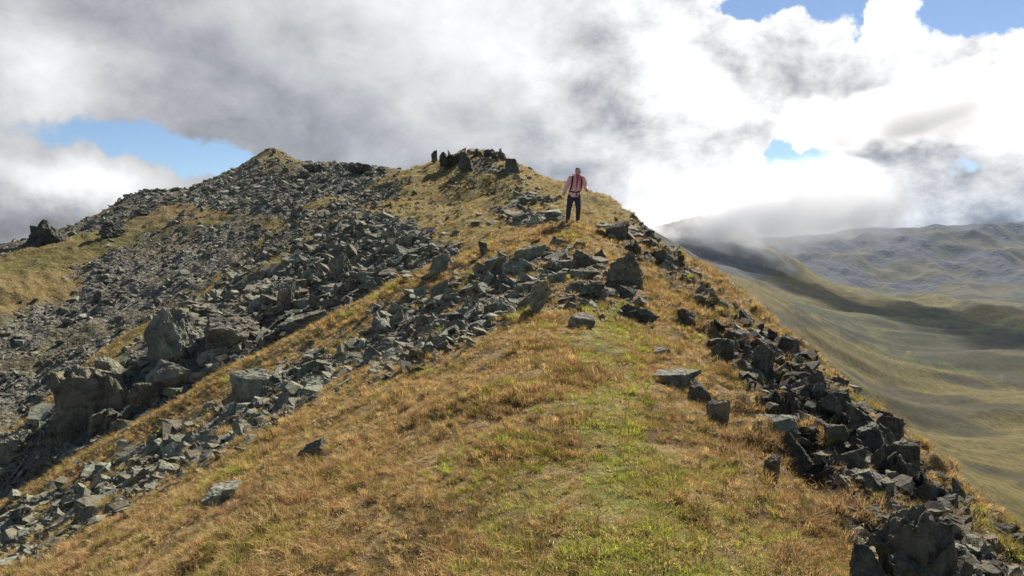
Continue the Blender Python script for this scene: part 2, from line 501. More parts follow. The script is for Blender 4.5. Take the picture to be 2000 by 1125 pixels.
def ridge_cover(x, y, z):
    """rock share, green share, dark heath share"""
    px, py = pixel_of(x, y, z)
    r = np.hypot(x, y)
    near = y < 21.5
    n1 = fbm(x / 1.1, y / 1.1, 3, 81)
    rock = np.where(near, 0.92 * soft_poly(px, py, ROCK_BAND, 16, 3), 0)
    patch = sstep(-0.12, 0.12, n1 + 0.10)
    rock = rock * (0.45 + 0.55 * patch)
    rock = np.maximum(rock, np.where(near, 0.5 * soft_poly(px, py, CROSS, 14, 5), 0))
    bo = soft_poly(px, py, BOULDERS, 12, 7)
    rb = soft_poly(px, py, RIB_SCREE, 10, 8)
    rock = np.where(near, rock, np.maximum(rock, np.maximum(1.0 * bo, 0.72 * rb)))
    kn = soft_poly(px, py, KNOLL_ROCKS, 12, 9) * (0.35 + 0.65 * sstep(-0.1, 0.2, fbm(x / 4, y / 4, 3, 83)))
    rock = np.where(near, rock, np.maximum(rock, np.maximum(0.75 * kn, 0.20 * soft_poly(px, py, KNOLL, 10, 2))))
    xe = np.interp(y, EDGE[:, 0], EDGE[:, 1])
    fl = soft_poly(px, py, FLANK, 16, 4) * (0.5 + 0.5 * patch)
    fu = soft_poly(px, py, FLANK_UP, 10, 6) * (0.3 + 0.5 * patch)
    rock = np.maximum(rock, np.maximum(0.8 * fl, 0.6 * fu))
    rock = np.where((x > xe + 1.5), 0.7, rock)
    rock = np.where((py > 1180) & (px < 900), rock * 0.2, rock)
    green = soft_poly(px, py, GREEN, 40, 12) * (0.35 + 0.65 * sstep(-0.15, 0.25, fbm(x / 0.8, y / 0.8, 3, 85)))
    green = np.maximum(0.6 * green, soft_poly(px, py, GREEN_CORE, 26, 22) * (0.55 + 0.45 * sstep(-0.25, 0.1, fbm(x / 0.6, y / 0.6, 3, 86))))
    green = np.maximum(green, 0.45 * sstep(0.15, 0.4, fbm(x / 1.5, y / 1.5, 3, 87)))
    green = np.maximum(green, 0.55 * sstep(21, 30, r))
    heath_or_shade = sstep(0.05, 0.4, fbm(x / 0.9, y / 0.9, 3, 89)) * (1 - rock)
    heath_or_shade = np.maximum(heath_or_shade, np.where((px > 1130) & (fl + fu > 0.05), 1.0, 0.0))
    return rock, green, heath_or_shade


def slope_cover(x, y, z):
    px, py = pixel_of(x, y, z)
    n = sstep(-0.2, 0.25, fbm(x / 9, y / 9, 4, 91))
    rock = np.maximum(0.95 * soft_poly(px, py, C_SCREE, 8, 13), 0.95 * soft_poly(px, py, C_LOW, 14, 14) * (0.6 + 0.4 * n))
    rock = np.maximum(rock, 0.7 * soft_poly(px, py, C_CREST, 6, 15))
    rock = np.maximum(rock, 0.55 * n)
    rock = rock * (1 - 0.75 * soft_poly(px, py, C_GRASS, 12, 16))
    green = sstep(-0.1, 0.3, fbm(x / 14, y / 14, 3, 93))
    return rock, green, 0 * rock + 0.3


V_SCREE = [(1290, 470), (1420, 545), (1480, 600), (1560, 670), (1650, 740), (1760, 830), (1700, 850), (1560, 720), (1450, 600), (1380, 540)]
V_SCREE2 = [(1760, 730), (1830, 760), (1870, 830), (1890, 880), (1850, 870), (1800, 800)]
V_CLOUD_SHADE = [(1480, 590), (1560, 600), (1700, 640), (1850, 640), (2000, 640), (2100, 780), (2000, 765), (1850, 720), (1720, 690), (1600, 650), (1520, 640)]  # cloud shadow on the valley floor, painted as dark ground colour
V_MOUNT = [(1200, 400), (1480, 475), (1560, 520), (1560, 540), (1440, 540), (1340, 520), (1200, 500)]


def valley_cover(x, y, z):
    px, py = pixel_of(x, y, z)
    r = np.hypot(x, y)
    u = (x + 0.35 * y); v = (y - 0.35 * x)
    st = fbm(u / 120, v / 22, 4, 95, 0.6)
    rock = np.maximum(0.9 * soft_poly(px, py, V_SCREE, 10, 17), 0.35 * soft_poly(px, py, V_SCREE2, 8, 18) * sstep(-0.05, 0.2, st))
    rock = np.maximum(rock, 0.85 * soft_poly(px, py, V_MOUNT, 10, 19))
    rock = np.maximum(rock, 0.7 * sstep(1250, 1500, r) * sstep(-0.1, 0.3, fbm(x / 120, y / 120, 4, 98)))
    green = sstep(-0.2, 0.3, fbm(u / 600, v / 260, 4, 99, 0.55) + 0.2 * st)
    heath_or_shade = np.maximum(soft_poly(px, py, V_CLOUD_SHADE, 18, 20), 0.9 * sstep(0.02, 0.3, fbm(u / 420, v / 150, 4, 96, 0.55)))  # outline paints the cloud shadow into the cover, noise adds further dark patches
    return rock, green, heath_or_shade


def mount_cover(x, y, z):
    r = np.hypot(x, y)
    n = fbm(x / 300, y / 300, 5, 101, 0.6)
    rock = np.clip(sstep(-0.25, 0.15, n + (r - 2700) / 2600), 0, 0.95)
    return rock, sstep(-0.2, 0.3, fbm(x / 200, y / 260, 4, 103)), sstep(0.0, 0.4, fbm(x / 240, y / 200, 4, 105))


def obj_of(name, me, mat=None, parent=None):
    o = bpy.data.objects.new(name, me)
    COL.objects.link(o)
    if mat is not None and not me.materials:
        me.materials.append(mat)
    if parent is not None:
        o.parent = parent
    return o


def tag(o, label=None, cat=None, group=None, kind=None):
    for k, v in (('label', label), ('category', cat), ('group', group), ('kind', kind)):
        if v:
            o[k] = v
    return o


def mesh_np(name, V, Fc, smooth=False):
    """mesh from arrays; Fc is (n, 3) or (n, 4)"""
    me = bpy.data.meshes.new(name)
    V = np.asarray(V, np.float32); Fc = np.asarray(Fc, np.int32)
    k = Fc.shape[1]
    me.vertices.add(len(V)); me.vertices.foreach_set('co', V.ravel())
    me.loops.add(Fc.size); me.loops.foreach_set('vertex_index', Fc.ravel())
    me.polygons.add(len(Fc)); me.polygons.foreach_set('loop_start', np.arange(0, Fc.size, k, dtype=np.int32))
    me.update(calc_edges=True)
    me.polygons.foreach_set('use_smooth', np.full(len(Fc), smooth))
    return me


def sheet_object(name, S, cover, mat, label, cat):
    na, nr = S.shape
    idx = np.arange(na * nr).reshape(na, nr)
    q = np.stack([idx[:-1, :-1], idx[:-1, 1:], idx[1:, 1:], idx[1:, :-1]], -1).reshape(-1, 4)[:, ::-1]
    me = mesh_np(name, np.stack([S.X, S.Y, S.Z], -1).reshape(-1, 3), q, True)
    c = np.zeros((na * nr, 4), np.float32)
    rk, gr, he = cover(S.X, S.Y, S.Z)
    S.rock = rk
    c[:, 0] = rk.ravel(); c[:, 1] = gr.ravel(); c[:, 2] = he.ravel(); c[:, 3] = 1
    at = me.attributes.new('cover', 'FLOAT_COLOR', 'POINT')
    at.data.foreach_set('color', c.ravel())
    o = obj_of(name, me, mat)
    tag(o, label, cat, None, 'structure')
    return o


# ------------------------------------------------------------------ materials
def new_mat(name):
    m = bpy.data.materials.new(name)
    m.use_nodes = True
    N = NT(m.node_tree)
    out = N.n('ShaderNodeOutputMaterial')
    return m, N, out


def principled(N, out, col, rough=0.9, bump=None, bstr=0.5, bdist=0.02, spec=0.2):
    p = N.n('ShaderNodeBsdfPrincipled')
    N.put(p.inputs['Base Color'], col)
    N.put(p.inputs['Roughness'], rough)
    p.inputs['Specular IOR Level'].default_value = spec
    if bump is not None:
        b = N.n('ShaderNodeBump')
        b.inputs['Strength'].default_value = bstr
        b.inputs['Distance'].default_value = bdist
        N.put(b.inputs['Height'], bump)
        N.put(p.inputs['Normal'], b.outputs[0])
    N.put(out.inputs['Surface'], p.outputs[0])
    return p


def ground_mat(name, k, grass, green, heath_or_shade, scree_a, scree_b, bdist, dk=0.0):
    """k is the grain size in metres"""
    m, N, out = new_mat(name)
    P = N.n('ShaderNodeNewGeometry').outputs['Position']
    at = N.n('ShaderNodeAttribute', attribute_name='cover')
    sp = N.n('ShaderNodeSeparateColor')
    N.put(sp.inputs[0], at.outputs['Color'])
    fine = N.noise(P, 1.0 / k, 6, 0.65)
    mid = N.noise(P, 0.13 / k, 5, 0.6)
    fib = N.noise(N.v('MULTIPLY', P, (1.0, 1.0, 0.45)), 2.7 / k, 3, 0.6)
    g = N.mix(N.ramp(fine, 0.3, 0.7), tuple(0.62 * c for c in grass), tuple(1.25 * c for c in grass))
    g2 = N.mix(N.ramp(fine, 0.3, 0.7), tuple(0.6 * c for c in green), tuple(1.25 * c for c in green))
    gf = N.ramp(N.m('ADD', sp.outputs[1], N.m('MULTIPLY', N.m('SUBTRACT', mid, 0.5), 1.2)), 0.2, 0.9)
    g = N.mix(gf, g, g2)
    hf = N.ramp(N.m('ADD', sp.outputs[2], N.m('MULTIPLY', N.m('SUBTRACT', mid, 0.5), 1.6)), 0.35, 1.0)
    g = N.mix(N.m('MULTIPLY', hf, 0.75), g, heath_or_shade)
    vor = N.n('ShaderNodeTexVoronoi')
    N.put(vor.inputs['Vector'], P)
    vor.inputs['Scale'].default_value = 1.3 / k
    s = N.mix(N.ramp(vor.outputs['Color'], 0.1, 0.9), scree_a, scree_b)
    s = N.mix(N.ramp(mid, 0.35, 0.7), s, N.v('SCALE', s, None, 1.25))
    s = N.mix(N.m('MULTIPLY', sp.outputs[2], dk), s, N.v('SCALE', s, None, 0.36))
    rf = N.ramp(N.m('ADD', sp.outputs[0], N.m('MULTIPLY', N.m('SUBTRACT', fine, 0.5), 1.1)), 0.38, 0.72)
    col = N.mix(rf, g, s)
    hgt = N.m('ADD', N.m('MULTIPLY', fine, 0.8), N.m('ADD', N.m('MULTIPLY', fib, 0.35), N.m('MULTIPLY', N.m('MULTIPLY', vor.outputs['Distance'], rf), -0.7)))
    principled(N, out, col, 0.95, hgt, 0.9, bdist, 0.1)
    return m


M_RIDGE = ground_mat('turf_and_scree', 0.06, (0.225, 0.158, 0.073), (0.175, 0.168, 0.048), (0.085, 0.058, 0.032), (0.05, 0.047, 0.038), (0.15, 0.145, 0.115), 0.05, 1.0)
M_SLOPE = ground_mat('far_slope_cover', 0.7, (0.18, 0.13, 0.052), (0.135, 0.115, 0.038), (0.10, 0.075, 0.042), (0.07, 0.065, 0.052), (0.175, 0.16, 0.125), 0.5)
M_VALLEY = ground_mat('valley_cover', 4.5, (0.105, 0.084, 0.024), (0.070, 0.074, 0.017), (0.028, 0.027, 0.016), (0.045, 0.045, 0.044), (0.075, 0.074, 0.07), 0.9)  # darkest ground colour also serves the painted cloud shadow
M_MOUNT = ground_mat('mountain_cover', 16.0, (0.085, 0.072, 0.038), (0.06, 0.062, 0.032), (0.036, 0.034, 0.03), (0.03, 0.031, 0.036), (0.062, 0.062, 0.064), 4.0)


def rock_mat(name, instanced, dark=1.0, lichen=0.5):
    m, N, out = new_mat(name)
    P = N.n('ShaderNodeNewGeometry').outputs['Position']
    if instanced:
        rnd = N.n('ShaderNodeAttribute', attribute_name='tint', attribute_type='INSTANCER').outputs['Color']
        sp = N.n('ShaderNodeSeparateColor'); N.put(sp.inputs[0], rnd)
        rv = sp.outputs[0]; ts = sp.outputs[1]
    else:
        oi = N.n('ShaderNodeObjectInfo')
        sp = N.n('ShaderNodeSeparateColor'); N.put(sp.inputs[0], oi.outputs['Color'])
        rv = sp.outputs[0]
        ts = sp.outputs[1]
    # ts: texture scale, about 1 / size of the rock in metres
    P = N.v('SCALE', P, None, ts)
    big = N.noise(P, 1.7, 5, 0.6)
    med = N.noise(P, 6.0, 6, 0.65, 0.3)
    fin = N.noise(P, 26.0, 4, 0.7)
    col = N.mix(N.ramp(big, 0.32, 0.7), (0.11 * dark, 0.105 * dark, 0.08 * dark), (0.24 * dark, 0.23 * dark, 0.175 * dark))
    col = N.mix(N.m('MULTIPLY', N.ramp(med, 0.48, 0.66), 0.75), col, (0.055 * dark, 0.052 * dark, 0.045 * dark))
    lic = N.ramp(N.noise(N.v('ADD', P, (3.7, 1.2, 9.1)), 4.2, 7, 0.7), 0.50, 0.66)
    col = N.mix(N.m('MULTIPLY', lic, lichen), col, (0.32, 0.33, 0.215))
    rust = N.ramp(N.noise(N.v('ADD', P, (8.7, 5.2, 1.1)), 2.5, 5, 0.6), 0.60, 0.75)
    col = N.mix(N.m('MULTIPLY', rust, 0.4), col, (0.17, 0.11, 0.06))
    val = N.m('ADD', N.m('MULTIPLY', rv, 0.75), 0.62)
    col = N.v('SCALE', col, None, val)
    col = N.v('MULTIPLY', col, N.mix(N.ramp(rv, 0.0, 0.9), (1.10, 0.97, 0.86), (0.96, 1.0, 0.95)))
    wav = N.noise(N.v('MULTIPLY', P, (1.2, 1.2, 7.0)), 2.5, 5, 0.6, 0.8)
    h = N.m('ADD', N.m('MULTIPLY', med, 0.6), N.m('ADD', N.m('MULTIPLY', fin, 0.25), N.m('MULTIPLY', wav, 0.5)))
    b = N.n('ShaderNodeBump')
    b.inputs['Strength'].default_value = 0.8
    N.put(b.inputs['Distance'], N.m('DIVIDE', 0.10, ts))
    N.put(b.inputs['Height'], h)
    p = principled(N, out, col, 0.88, None, spec=0.25)
    N.put(p.inputs['Normal'], b.outputs[0])
    return m


M_ROCK = rock_mat('lichened_rock', False)
M_ROCK_I = rock_mat('lichened_stone', True)
M_DARK = rock_mat('dark_crag_rock', False, 0.55, 0.22)

sheet_object('ridge', RIDGE, ridge_cover, M_RIDGE, 'grassy ridge with rock bands and a path rising to the knoll', 'ridge')
sheet_object('mountain_slope', SLOPE, slope_cover, M_SLOPE, 'far slope of turf and scree rising to the pointed summit', 'mountainside')
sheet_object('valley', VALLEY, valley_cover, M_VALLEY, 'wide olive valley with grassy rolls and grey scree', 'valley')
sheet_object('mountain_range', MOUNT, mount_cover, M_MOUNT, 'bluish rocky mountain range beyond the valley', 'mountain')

# ------------------------------------------------------------------ hiker
ICO = {}


def ico(sub):
    if sub not in ICO:
        bm = bmesh.new()
        bmesh.ops.create_icosphere(bm, subdivisions=sub, radius=1.0)
        V = np.array([v.co[:] for v in bm.verts]); Fc = np.array([[v.index for v in f.verts] for f in bm.faces])
        bm.free()
        ICO[sub] = (V / np.linalg.norm(V, axis=1)[:, None], Fc)
    return ICO[sub]


def rot_xyz(a, b, c):
    return np.array(Matrix.Rotation(c, 3, 'Z') @ Matrix.Rotation(b, 3, 'Y') @ Matrix.Rotation(a, 3, 'X'))


def flat_mat(name, col, rough=0.85, var=0.25, scale=60.0, spec=0.2):
    m, N, out = new_mat(name)
    P = N.n('ShaderNodeNewGeometry').outputs['Position']
    n1 = N.noise(P, scale, 4, 0.6)
    n2 = N.noise(P, 11.0, 3, 0.5)
    c = N.mix(N.ramp(n1, 0.3, 0.7), tuple(c_ * (1 - var) for c_ in col), tuple(min(1, c_ * (1 + var)) for c_ in col))
    principled(N, out, c, rough, n2, 0.35, 0.03, spec)
    return m


def cap_geo(a, b, ra, rb, flat=1.0, seg=16, rings=10):
    """tapered capsule from a to b; flat squeezes it front to back"""
    a = Vector(a); b = Vector(b)
    ax = (b - a)
    q = (ax.normalized() if ax.length > 1e-6 else Vector((0, 0, 1))).to_track_quat('Z', 'Y').to_matrix()
    V, Fc = [], []
    for i in range(rings + 1):
        ph = -math.pi / 2 + math.pi * i / rings
        top = i > rings / 2
        r = rb if top else ra
        for j in range(seg):
            t = 2 * math.pi * j / seg
            p = q @ Vector((r * math.cos(ph) * math.cos(t), r * math.cos(ph) * math.sin(t), r * math.sin(ph)))
            p.y *= flat
            V.append((b if top else a) + p)
    for i in range(rings):
        for j in range(seg):
            Fc.append((i * seg + j, i * seg + (j + 1) % seg, (i + 1) * seg + (j + 1) % seg, (i + 1) * seg + j))
    return np.array([v[:] for v in V]), np.array(Fc)


def ell_geo(c, r, tilt=0.0):
    D, Fc = ico(3)
    V = D * np.array(r)
    V = V @ rot_xyz(tilt, 0, 0).T + np.array(c)
    return V, Fc


def fused(name, geos, voxel, mat, parent, smooth=6, decim=None):
    """weld overlapping volumes into one continuous skin"""
    bm = bmesh.new()
    for V, Fc in geos:
        vs = [bm.verts.new(v) for v in V]
        for f in Fc:
            try:
                bm.faces.new([vs[i] for i in f])
            except ValueError:
                pass
    bmesh.ops.remove_doubles(bm, verts=bm.verts, dist=1e-5)
    bmesh.ops.recalc_face_normals(bm, faces=bm.faces)
    me = bpy.data.meshes.new(name); bm.to_mesh(me); bm.free()
    t = bpy.data.objects.new(name + '_tmp', me); COL.objects.link(t)
    md = t.modifiers.new('r', 'REMESH'); md.mode = 'VOXEL'; md.voxel_size = voxel
    if smooth:
        sm = t.modifiers.new('s', 'SMOOTH'); sm.iterations = smooth; sm.factor = 0.5
    if decim:
        dc = t.modifiers.new('d', 'DECIMATE'); dc.ratio = decim
    dg = bpy.context.evaluated_depsgraph_get()
    res = bpy.data.meshes.new_from_object(t.evaluated_get(dg))
    bpy.data.objects.remove(t); bpy.data.meshes.remove(me)
    res.name = name
    res.materials.clear(); res.materials.append(mat)
    res.polygons.foreach_set('use_smooth', np.full(len(res.polygons), True))
    return obj_of(name, res, None, parent)


def strap_geo(pts, w, t):
    """flat ribbon swept along a polyline"""
    P = [Vector(p) for p in pts]
    # smooth the polyline
    for _ in range(2):
        Q = [P[0]]
        for a, b in zip(P[:-1], P[1:]):
            Q += [a.lerp(b, .25), a.lerp(b, .75)]
        P = Q + [P[-1]]
    V, Fc = [], []
    for i, p in enumerate(P):
        d = (P[min(i + 1, len(P) - 1)] - P[max(i - 1, 0)]).normalized()
        out = Vector((p.x - 0.05, p.y, 0)); out = out.normalized() if out.length > 1e-4 else Vector((0, -1, 0))
        s = d.cross(out).normalized(); n = s.cross(d).normalized()
        for a, b in ((-1, -1), (1, -1), (1, 1), (-1, 1)):
            V.append(p + s * a * w / 2 + n * b * t / 2)
    for i in range(len(P) - 1):
        for j in range(4):
            Fc.append((i * 4 + j, i * 4 + (j + 1) % 4, i * 4 + 4 + (j + 1) % 4, i * 4 + 4 + j))
    Fc += [(0, 1, 2, 3), tuple((len(P) - 1) * 4 + k for k in (3, 2, 1, 0))]
    return np.array([v[:] for v in V]), np.array(Fc)


def merged(name, geos, mat, parent, smooth=True):
    V, Fq, k = [], [], 0
    for v, f in geos:
        V.append(v); Fq.append(np.asarray(f) + k); k += len(v)
    return obj_of(name, mesh_np(name, np.vstack(V), np.vstack(Fq), smooth), mat, parent)


def hand_geo(c, side):
    """fist closed round a pole shaft standing at c"""
    c = Vector(c); g = [ell_geo((c.x + side * .022, c.y + .012, c.z), (.022, .036, .043))]
    for k, (dz, ln) in enumerate(((.032, .95), (.011, 1.0), (-.011, .97), (-.031, .8))):
        p0 = c + Vector((side * .022, -.02, dz)); p1 = c + Vector((side * .006, -.033 * ln, dz)); p2 = c + Vector((-side * .022, -.022 * ln, dz - .003)); p3 = c + Vector((-side * .020, .004, dz - .004))
        for a, b in ((p0, p1), (p1, p2), (p2, p3)):
            g.append(cap_geo(a, b, .0095, .0088, 1, 8, 6))
    t0 = c + Vector((side * .012, .02, .03)); t1 = c + Vector((-side * .012, .012, .048)); t2 = c + Vector((-side * .018, -.016, .05))
    g += [cap_geo(t0, t1, .012, .011, 1, 8, 6), cap_geo(t1, t2, .011, .009, 1, 8, 6)]
    return g


def build_hiker():
    hx, hy = 1.85, 21.1
    hz = float(ground(hx - .2, hy - .1))
    skin = flat_mat('skin', (.52, .28, .21), .6, .1, 40, .4)
    pink = flat_mat('pink_jacket', (.92, .46, .44), .8, .10, 30)
    crim = flat_mat('crimson_shirt', (.55, .07, .13), .85, .15, 60)
    navy = flat_mat('dark_trousers', (.042, .047, .07), .85, .3, 30)
    black = flat_mat('black_webbing', (.014, .013, .015), .7, .2, 80)
    boot = flat_mat('boot_leather', (.045, .035, .03), .7, .2, 80)
    hairm = flat_mat('dark_hair', (.03, .026, .024), .7, .3, 200)
    band = flat_mat('pale_headband', (.62, .56, .55), .85, .1, 80)
    alu = flat_mat('pole_metal', (.35, .34, .34), .45, .1, 50, .5)
    packm = flat_mat('backpack_cloth', (.55, .24, .24), .85, .15, 50)
    R = bpy.data.objects.new('person', None); COL.objects.link(R)
    R.location = (hx, hy, hz)
    R.scale = (1.02, 1.02, 1.0)
    tag(R, 'hiker in pink jacket and dark trousers walking down the ridge', 'person')
    hl, hr = (-.315, -.115, .885), (.325, -.215, .985)
    # one continuous body
    g = [ell_geo((.09, -.035, 1.545), (.074, .092, .112), -.12), ell_geo((.09, -.062, 1.487), (.056, .062, .058)), cap_geo((.09, -.128, 1.55), (.09, -.142, 1.522), .010, .014, 1, 10, 6),
         ell_geo((.014, -.02, 1.535), (.012, .022, .034)), ell_geo((.166, -.02, 1.535), (.012, .022, .034)), ell_geo((.09, -.118, 1.575), (.05, .012, .010)),
         ell_geo((.09, -.122, 1.488), (.026, .010, .008)),
         cap_geo((.075, .0, 1.36), (.088, -.02, 1.48), .056, .05), cap_geo((.05, 0, 1.22), (.06, 0, 1.30), .13, .13, .7), cap_geo((-.02, 0, .88), (.02, 0, 1.1), .13, .12, .75),
         cap_geo((-.10, 0, 1.36), (.22, 0, 1.35), .05, .05),
         cap_geo((-.12, 0, 1.37), (-.23, .03, 1.13), .05, .04), cap_geo((-.23, .03, 1.13), (-.30, -.07, .93), .038, .028), cap_geo((-.30, -.07, .93), (-.318, -.105, .895), .028, .024),
         cap_geo((.24, 0, 1.35), (.31, .04, 1.10), .05, .04), cap_geo((.31, .04, 1.10), (.318, -.14, 1.0), .038, .028), cap_geo((.318, -.14, 1.0), (.328, -.195, .985), .028, .024),
         cap_geo((-.11, 0, .86), (-.17, -.08, .45), .085, .055), cap_geo((-.17, -.08, .45), (-.20, -.02, .09), .052, .036),
         cap_geo((.07, .02, .86), (.10, -.06, .50), .085, .055), cap_geo((.10, -.06, .50), (.11, .20, .15), .052, .036)]
    g += hand_geo(hl, -1) + hand_geo(hr, 1)
    fused('body', g, .0075, skin, R, 2, .5)
    for sx in (-1, 1):
        ex = .09 + sx * .03
        obj_of('eye', mesh_np('eye', *ell_geo((ex, -.121, 1.553), (.011, .008, .007)), True), black, R)
    # clothes
    j = [cap_geo((.05, .0, 1.23), (.055, .0, 1.31), .172, .150, .72), cap_geo((.0, 0, .99), (.045, 0, 1.2), .160, .168, .74), cap_geo((-.02, 0, .88), (.0, 0, 1.0), .168, .158, .76), cap_geo((-.022, 0, .84), (-.02, 0, .9), .172, .168, .76),
         cap_geo((-.09, 0.01, 1.375), (.20, 0.01, 1.365), .066, .064), cap_geo((-.115, 0, 1.37), (-.235, .03, 1.13), .074, .060), cap_geo((-.235, .03, 1.13), (-.298, -.062, .945), .060, .046),
         cap_geo((.235, 0, 1.355), (.315, .04, 1.10), .074, .060), cap_geo((.315, .04, 1.10), (.318, -.122, 1.008), .060, .046),
         cap_geo((.03, .05, 1.42), (.13, .05, 1.42), .055, .055), ell_geo((.02, .0, 1.425), (.035, .05, .035)), ell_geo((.145, .0, 1.42), (.035, .05, .035))]
    jk = fused('jacket', j, .011, pink, R, 5)
    for v in jk.data.vertices:                       # straight hem
        if v.co.z < .80 and abs(v.co.x + .02) < .2:
            v.co.z = .80 + (v.co.z - .80) * .06
            k_ = 1.06 if abs(v.co.x + .02) > .1 or abs(v.co.y) > .07 else 1
            v.co.x = -.02 + (v.co.x + .02) * k_; v.co.y *= k_
    s = [cap_geo((.078, -.085, 1.415), (.07, -.122, 1.30), .050, .040, .55), cap_geo((.07, -.122, 1.30), (.045, -.131, 1.16), .040, .028, .5), cap_geo((.045, -.131, 1.16), (.025, -.124, 1.02), .028, .012, .5)]
    fused('shirt', s, .007, crim, R, 3)
    t = [cap_geo((-.06, 0, .84), (.03, .01, .84), .125, .125, .85), cap_geo((-.105, 0, .82), (-.175, -.078, .46), .108, .078), cap_geo((-.175, -.078, .46), (-.20, -.02, .12), .076, .064), cap_geo((-.20, -.02, .12), (-.20, -.02, .09), .068, .07),
         cap_geo((.07, .015, .82), (.10, -.06, .50), .108, .078), cap_geo((.10, -.06, .50), (.11, .20, .17), .076, .06)]
    fused('trousers', t, .010, navy, R, 5)
    for nm, g_ in (('boot', [cap_geo((-.20, -.01, .05), (-.205, -.17, .035), .052, .042, 1), cap_geo((-.20, -.005, .06), (-.20, -.01, .14), .056, .056)]),
                   ('boot', [cap_geo((.11, .20, .11), (.115, .06, .05), .05, .042, 1), cap_geo((.11, .21, .12), (.11, .205, .18), .054, .054)])):
        fused(nm, g_, .010, boot, R, 3)
    hair = [ell_geo((.09, -.012, 1.588), (.083, .092, .078), -.1), ell_geo((.09, .03, 1.54), (.080, .066, .085))]
    fused('hair', hair, .008, hairm, R, 3)
    hb = [cap_geo((.09 + .079 * math.cos(a), -.03 + .099 * math.sin(a), 1.588 + .008 * math.sin(a)), (.09 + .079 * math.cos(a + .33), -.03 + .099 * math.sin(a + .33), 1.588 + .008 * math.sin(a + .33)), .016, .016, 1, 8, 6) for a in np.arange(0, 6.28, .3)]
    fused('headband', hb, .008, band, R, 2)
    # backpack
    B = bpy.data.objects.new('backpack', None); COL.objects.link(B); B.location = R.location; B.scale = R.scale
    tag(B, 'backpack with black straps worn by the hiker', 'backpack')
    fused('pack_bag', [cap_geo((.045, .20, 1.05), (.05, .20, 1.36), .135, .125, .75), cap_geo((.0, .2, 1.05), (.1, .2, 1.05), .12, .12, .75), ell_geo((.05, .19, 1.46), (.12, .085, .055))], .012, packm, B, 4)
    merged('shoulder_strap', [strap_geo([(-.03, .08, 1.45), (-.055, -.03, 1.452), (-.075, -.118, 1.37), (-.085, -.142, 1.25), (-.105, -.138, 1.12), (-.14, -.09, 1.02), (-.15, .02, .99)], .048, .014)], black, B)
    merged('shoulder_strap', [strap_geo([(.13, .08, 1.44), (.165, -.03, 1.438), (.18, -.108, 1.36), (.19, -.128, 1.25), (.18, -.135, 1.12), (.19, -.08, 1.02), (.185, .02, .99)], .048, .014)], black, B)
    merged('hip_belt', [strap_geo([(-.13, .12, 1.0), (-.175, .0, .985), (-.13, -.105, .955), (-.05, -.138, .94), (.05, -.136, .935), (.12, -.105, .955), (.165, .0, .985), (.14, .12, 1.0)], .036, .014)], black, B)
    merged('loose_strap', [strap_geo([(.035, -.14, .94), (.04, -.148, .88), (.035, -.145, .81)], .024, .008)], black, B)
    merged('loose_strap', [strap_geo([(.125, -.115, .95), (.115, -.13, .88), (.11, -.125, .83)], .024, .008)], black, B)
    # walking poles
    for (h, tip, which) in ((hl, (-.39, -.40), "hiker's hand hanging at the hip"), (hr, (.40, -.42), "hiker's bent forearm")):
        P = bpy.data.objects.new('trekking_pole', None); COL.objects.link(P); P.location = R.location; P.scale = R.scale
        tag(P, 'thin grey trekking pole held in the ' + which, 'trekking pole')
        tz = float(ground(hx + tip[0], hy + tip[1])) - hz
        a = Vector(h); b = Vector((tip[0], tip[1], tz - .01)); d = (a - b).normalized()
        merged('shaft', [cap_geo(b + d * .04, a, .0065, .009, 1, 8, 6)], alu, P)
        merged('grip', [cap_geo(a - d * .05, a + d * .075, .013, .015, 1, 10, 6)], black, P)
        merged('tip', [cap_geo(b, b + d * .05, .004, .006, 1, 8, 6)], black, P)
        merged('basket', [ell_geo(b + d * .06, (.022, .022, .005))], black, P)


build_hiker()

# ------------------------------------------------------------------ rocks
def hull_block(rng, planes, jit=0.32):
    """convex block: a box of jittered faces with corners and edges broken off"""
    ax = np.array([[1, 0, 0], [-1, 0, 0], [0, 1, 0], [0, -1, 0], [0, 0, 1], [0, 0, -1]], float)
    n = np.vstack([ax + rng.normal(0, jit, (6, 3)), rng.normal(size=(planes, 3))])
    n /= np.linalg.norm(n, axis=1)[:, None]
    h = np.r_[rng.uniform(0.62, 1.0, 6), rng.uniform(0.72, 1.05, planes)]
    P = []
    m = len(n)
    for a in range(m):
        for b in range(a + 1, m):
            for c in range(b + 1, m):
                M = n[[a, b, c]]
                if abs(np.linalg.det(M)) < 0.05:
                    continue
                q = np.linalg.solve(M, h[[a, b, c]])
                if (n @ q <= h + 1e-6).all() and np.abs(q).max() < 2.2:
                    P.append(q)
    return np.array(P)


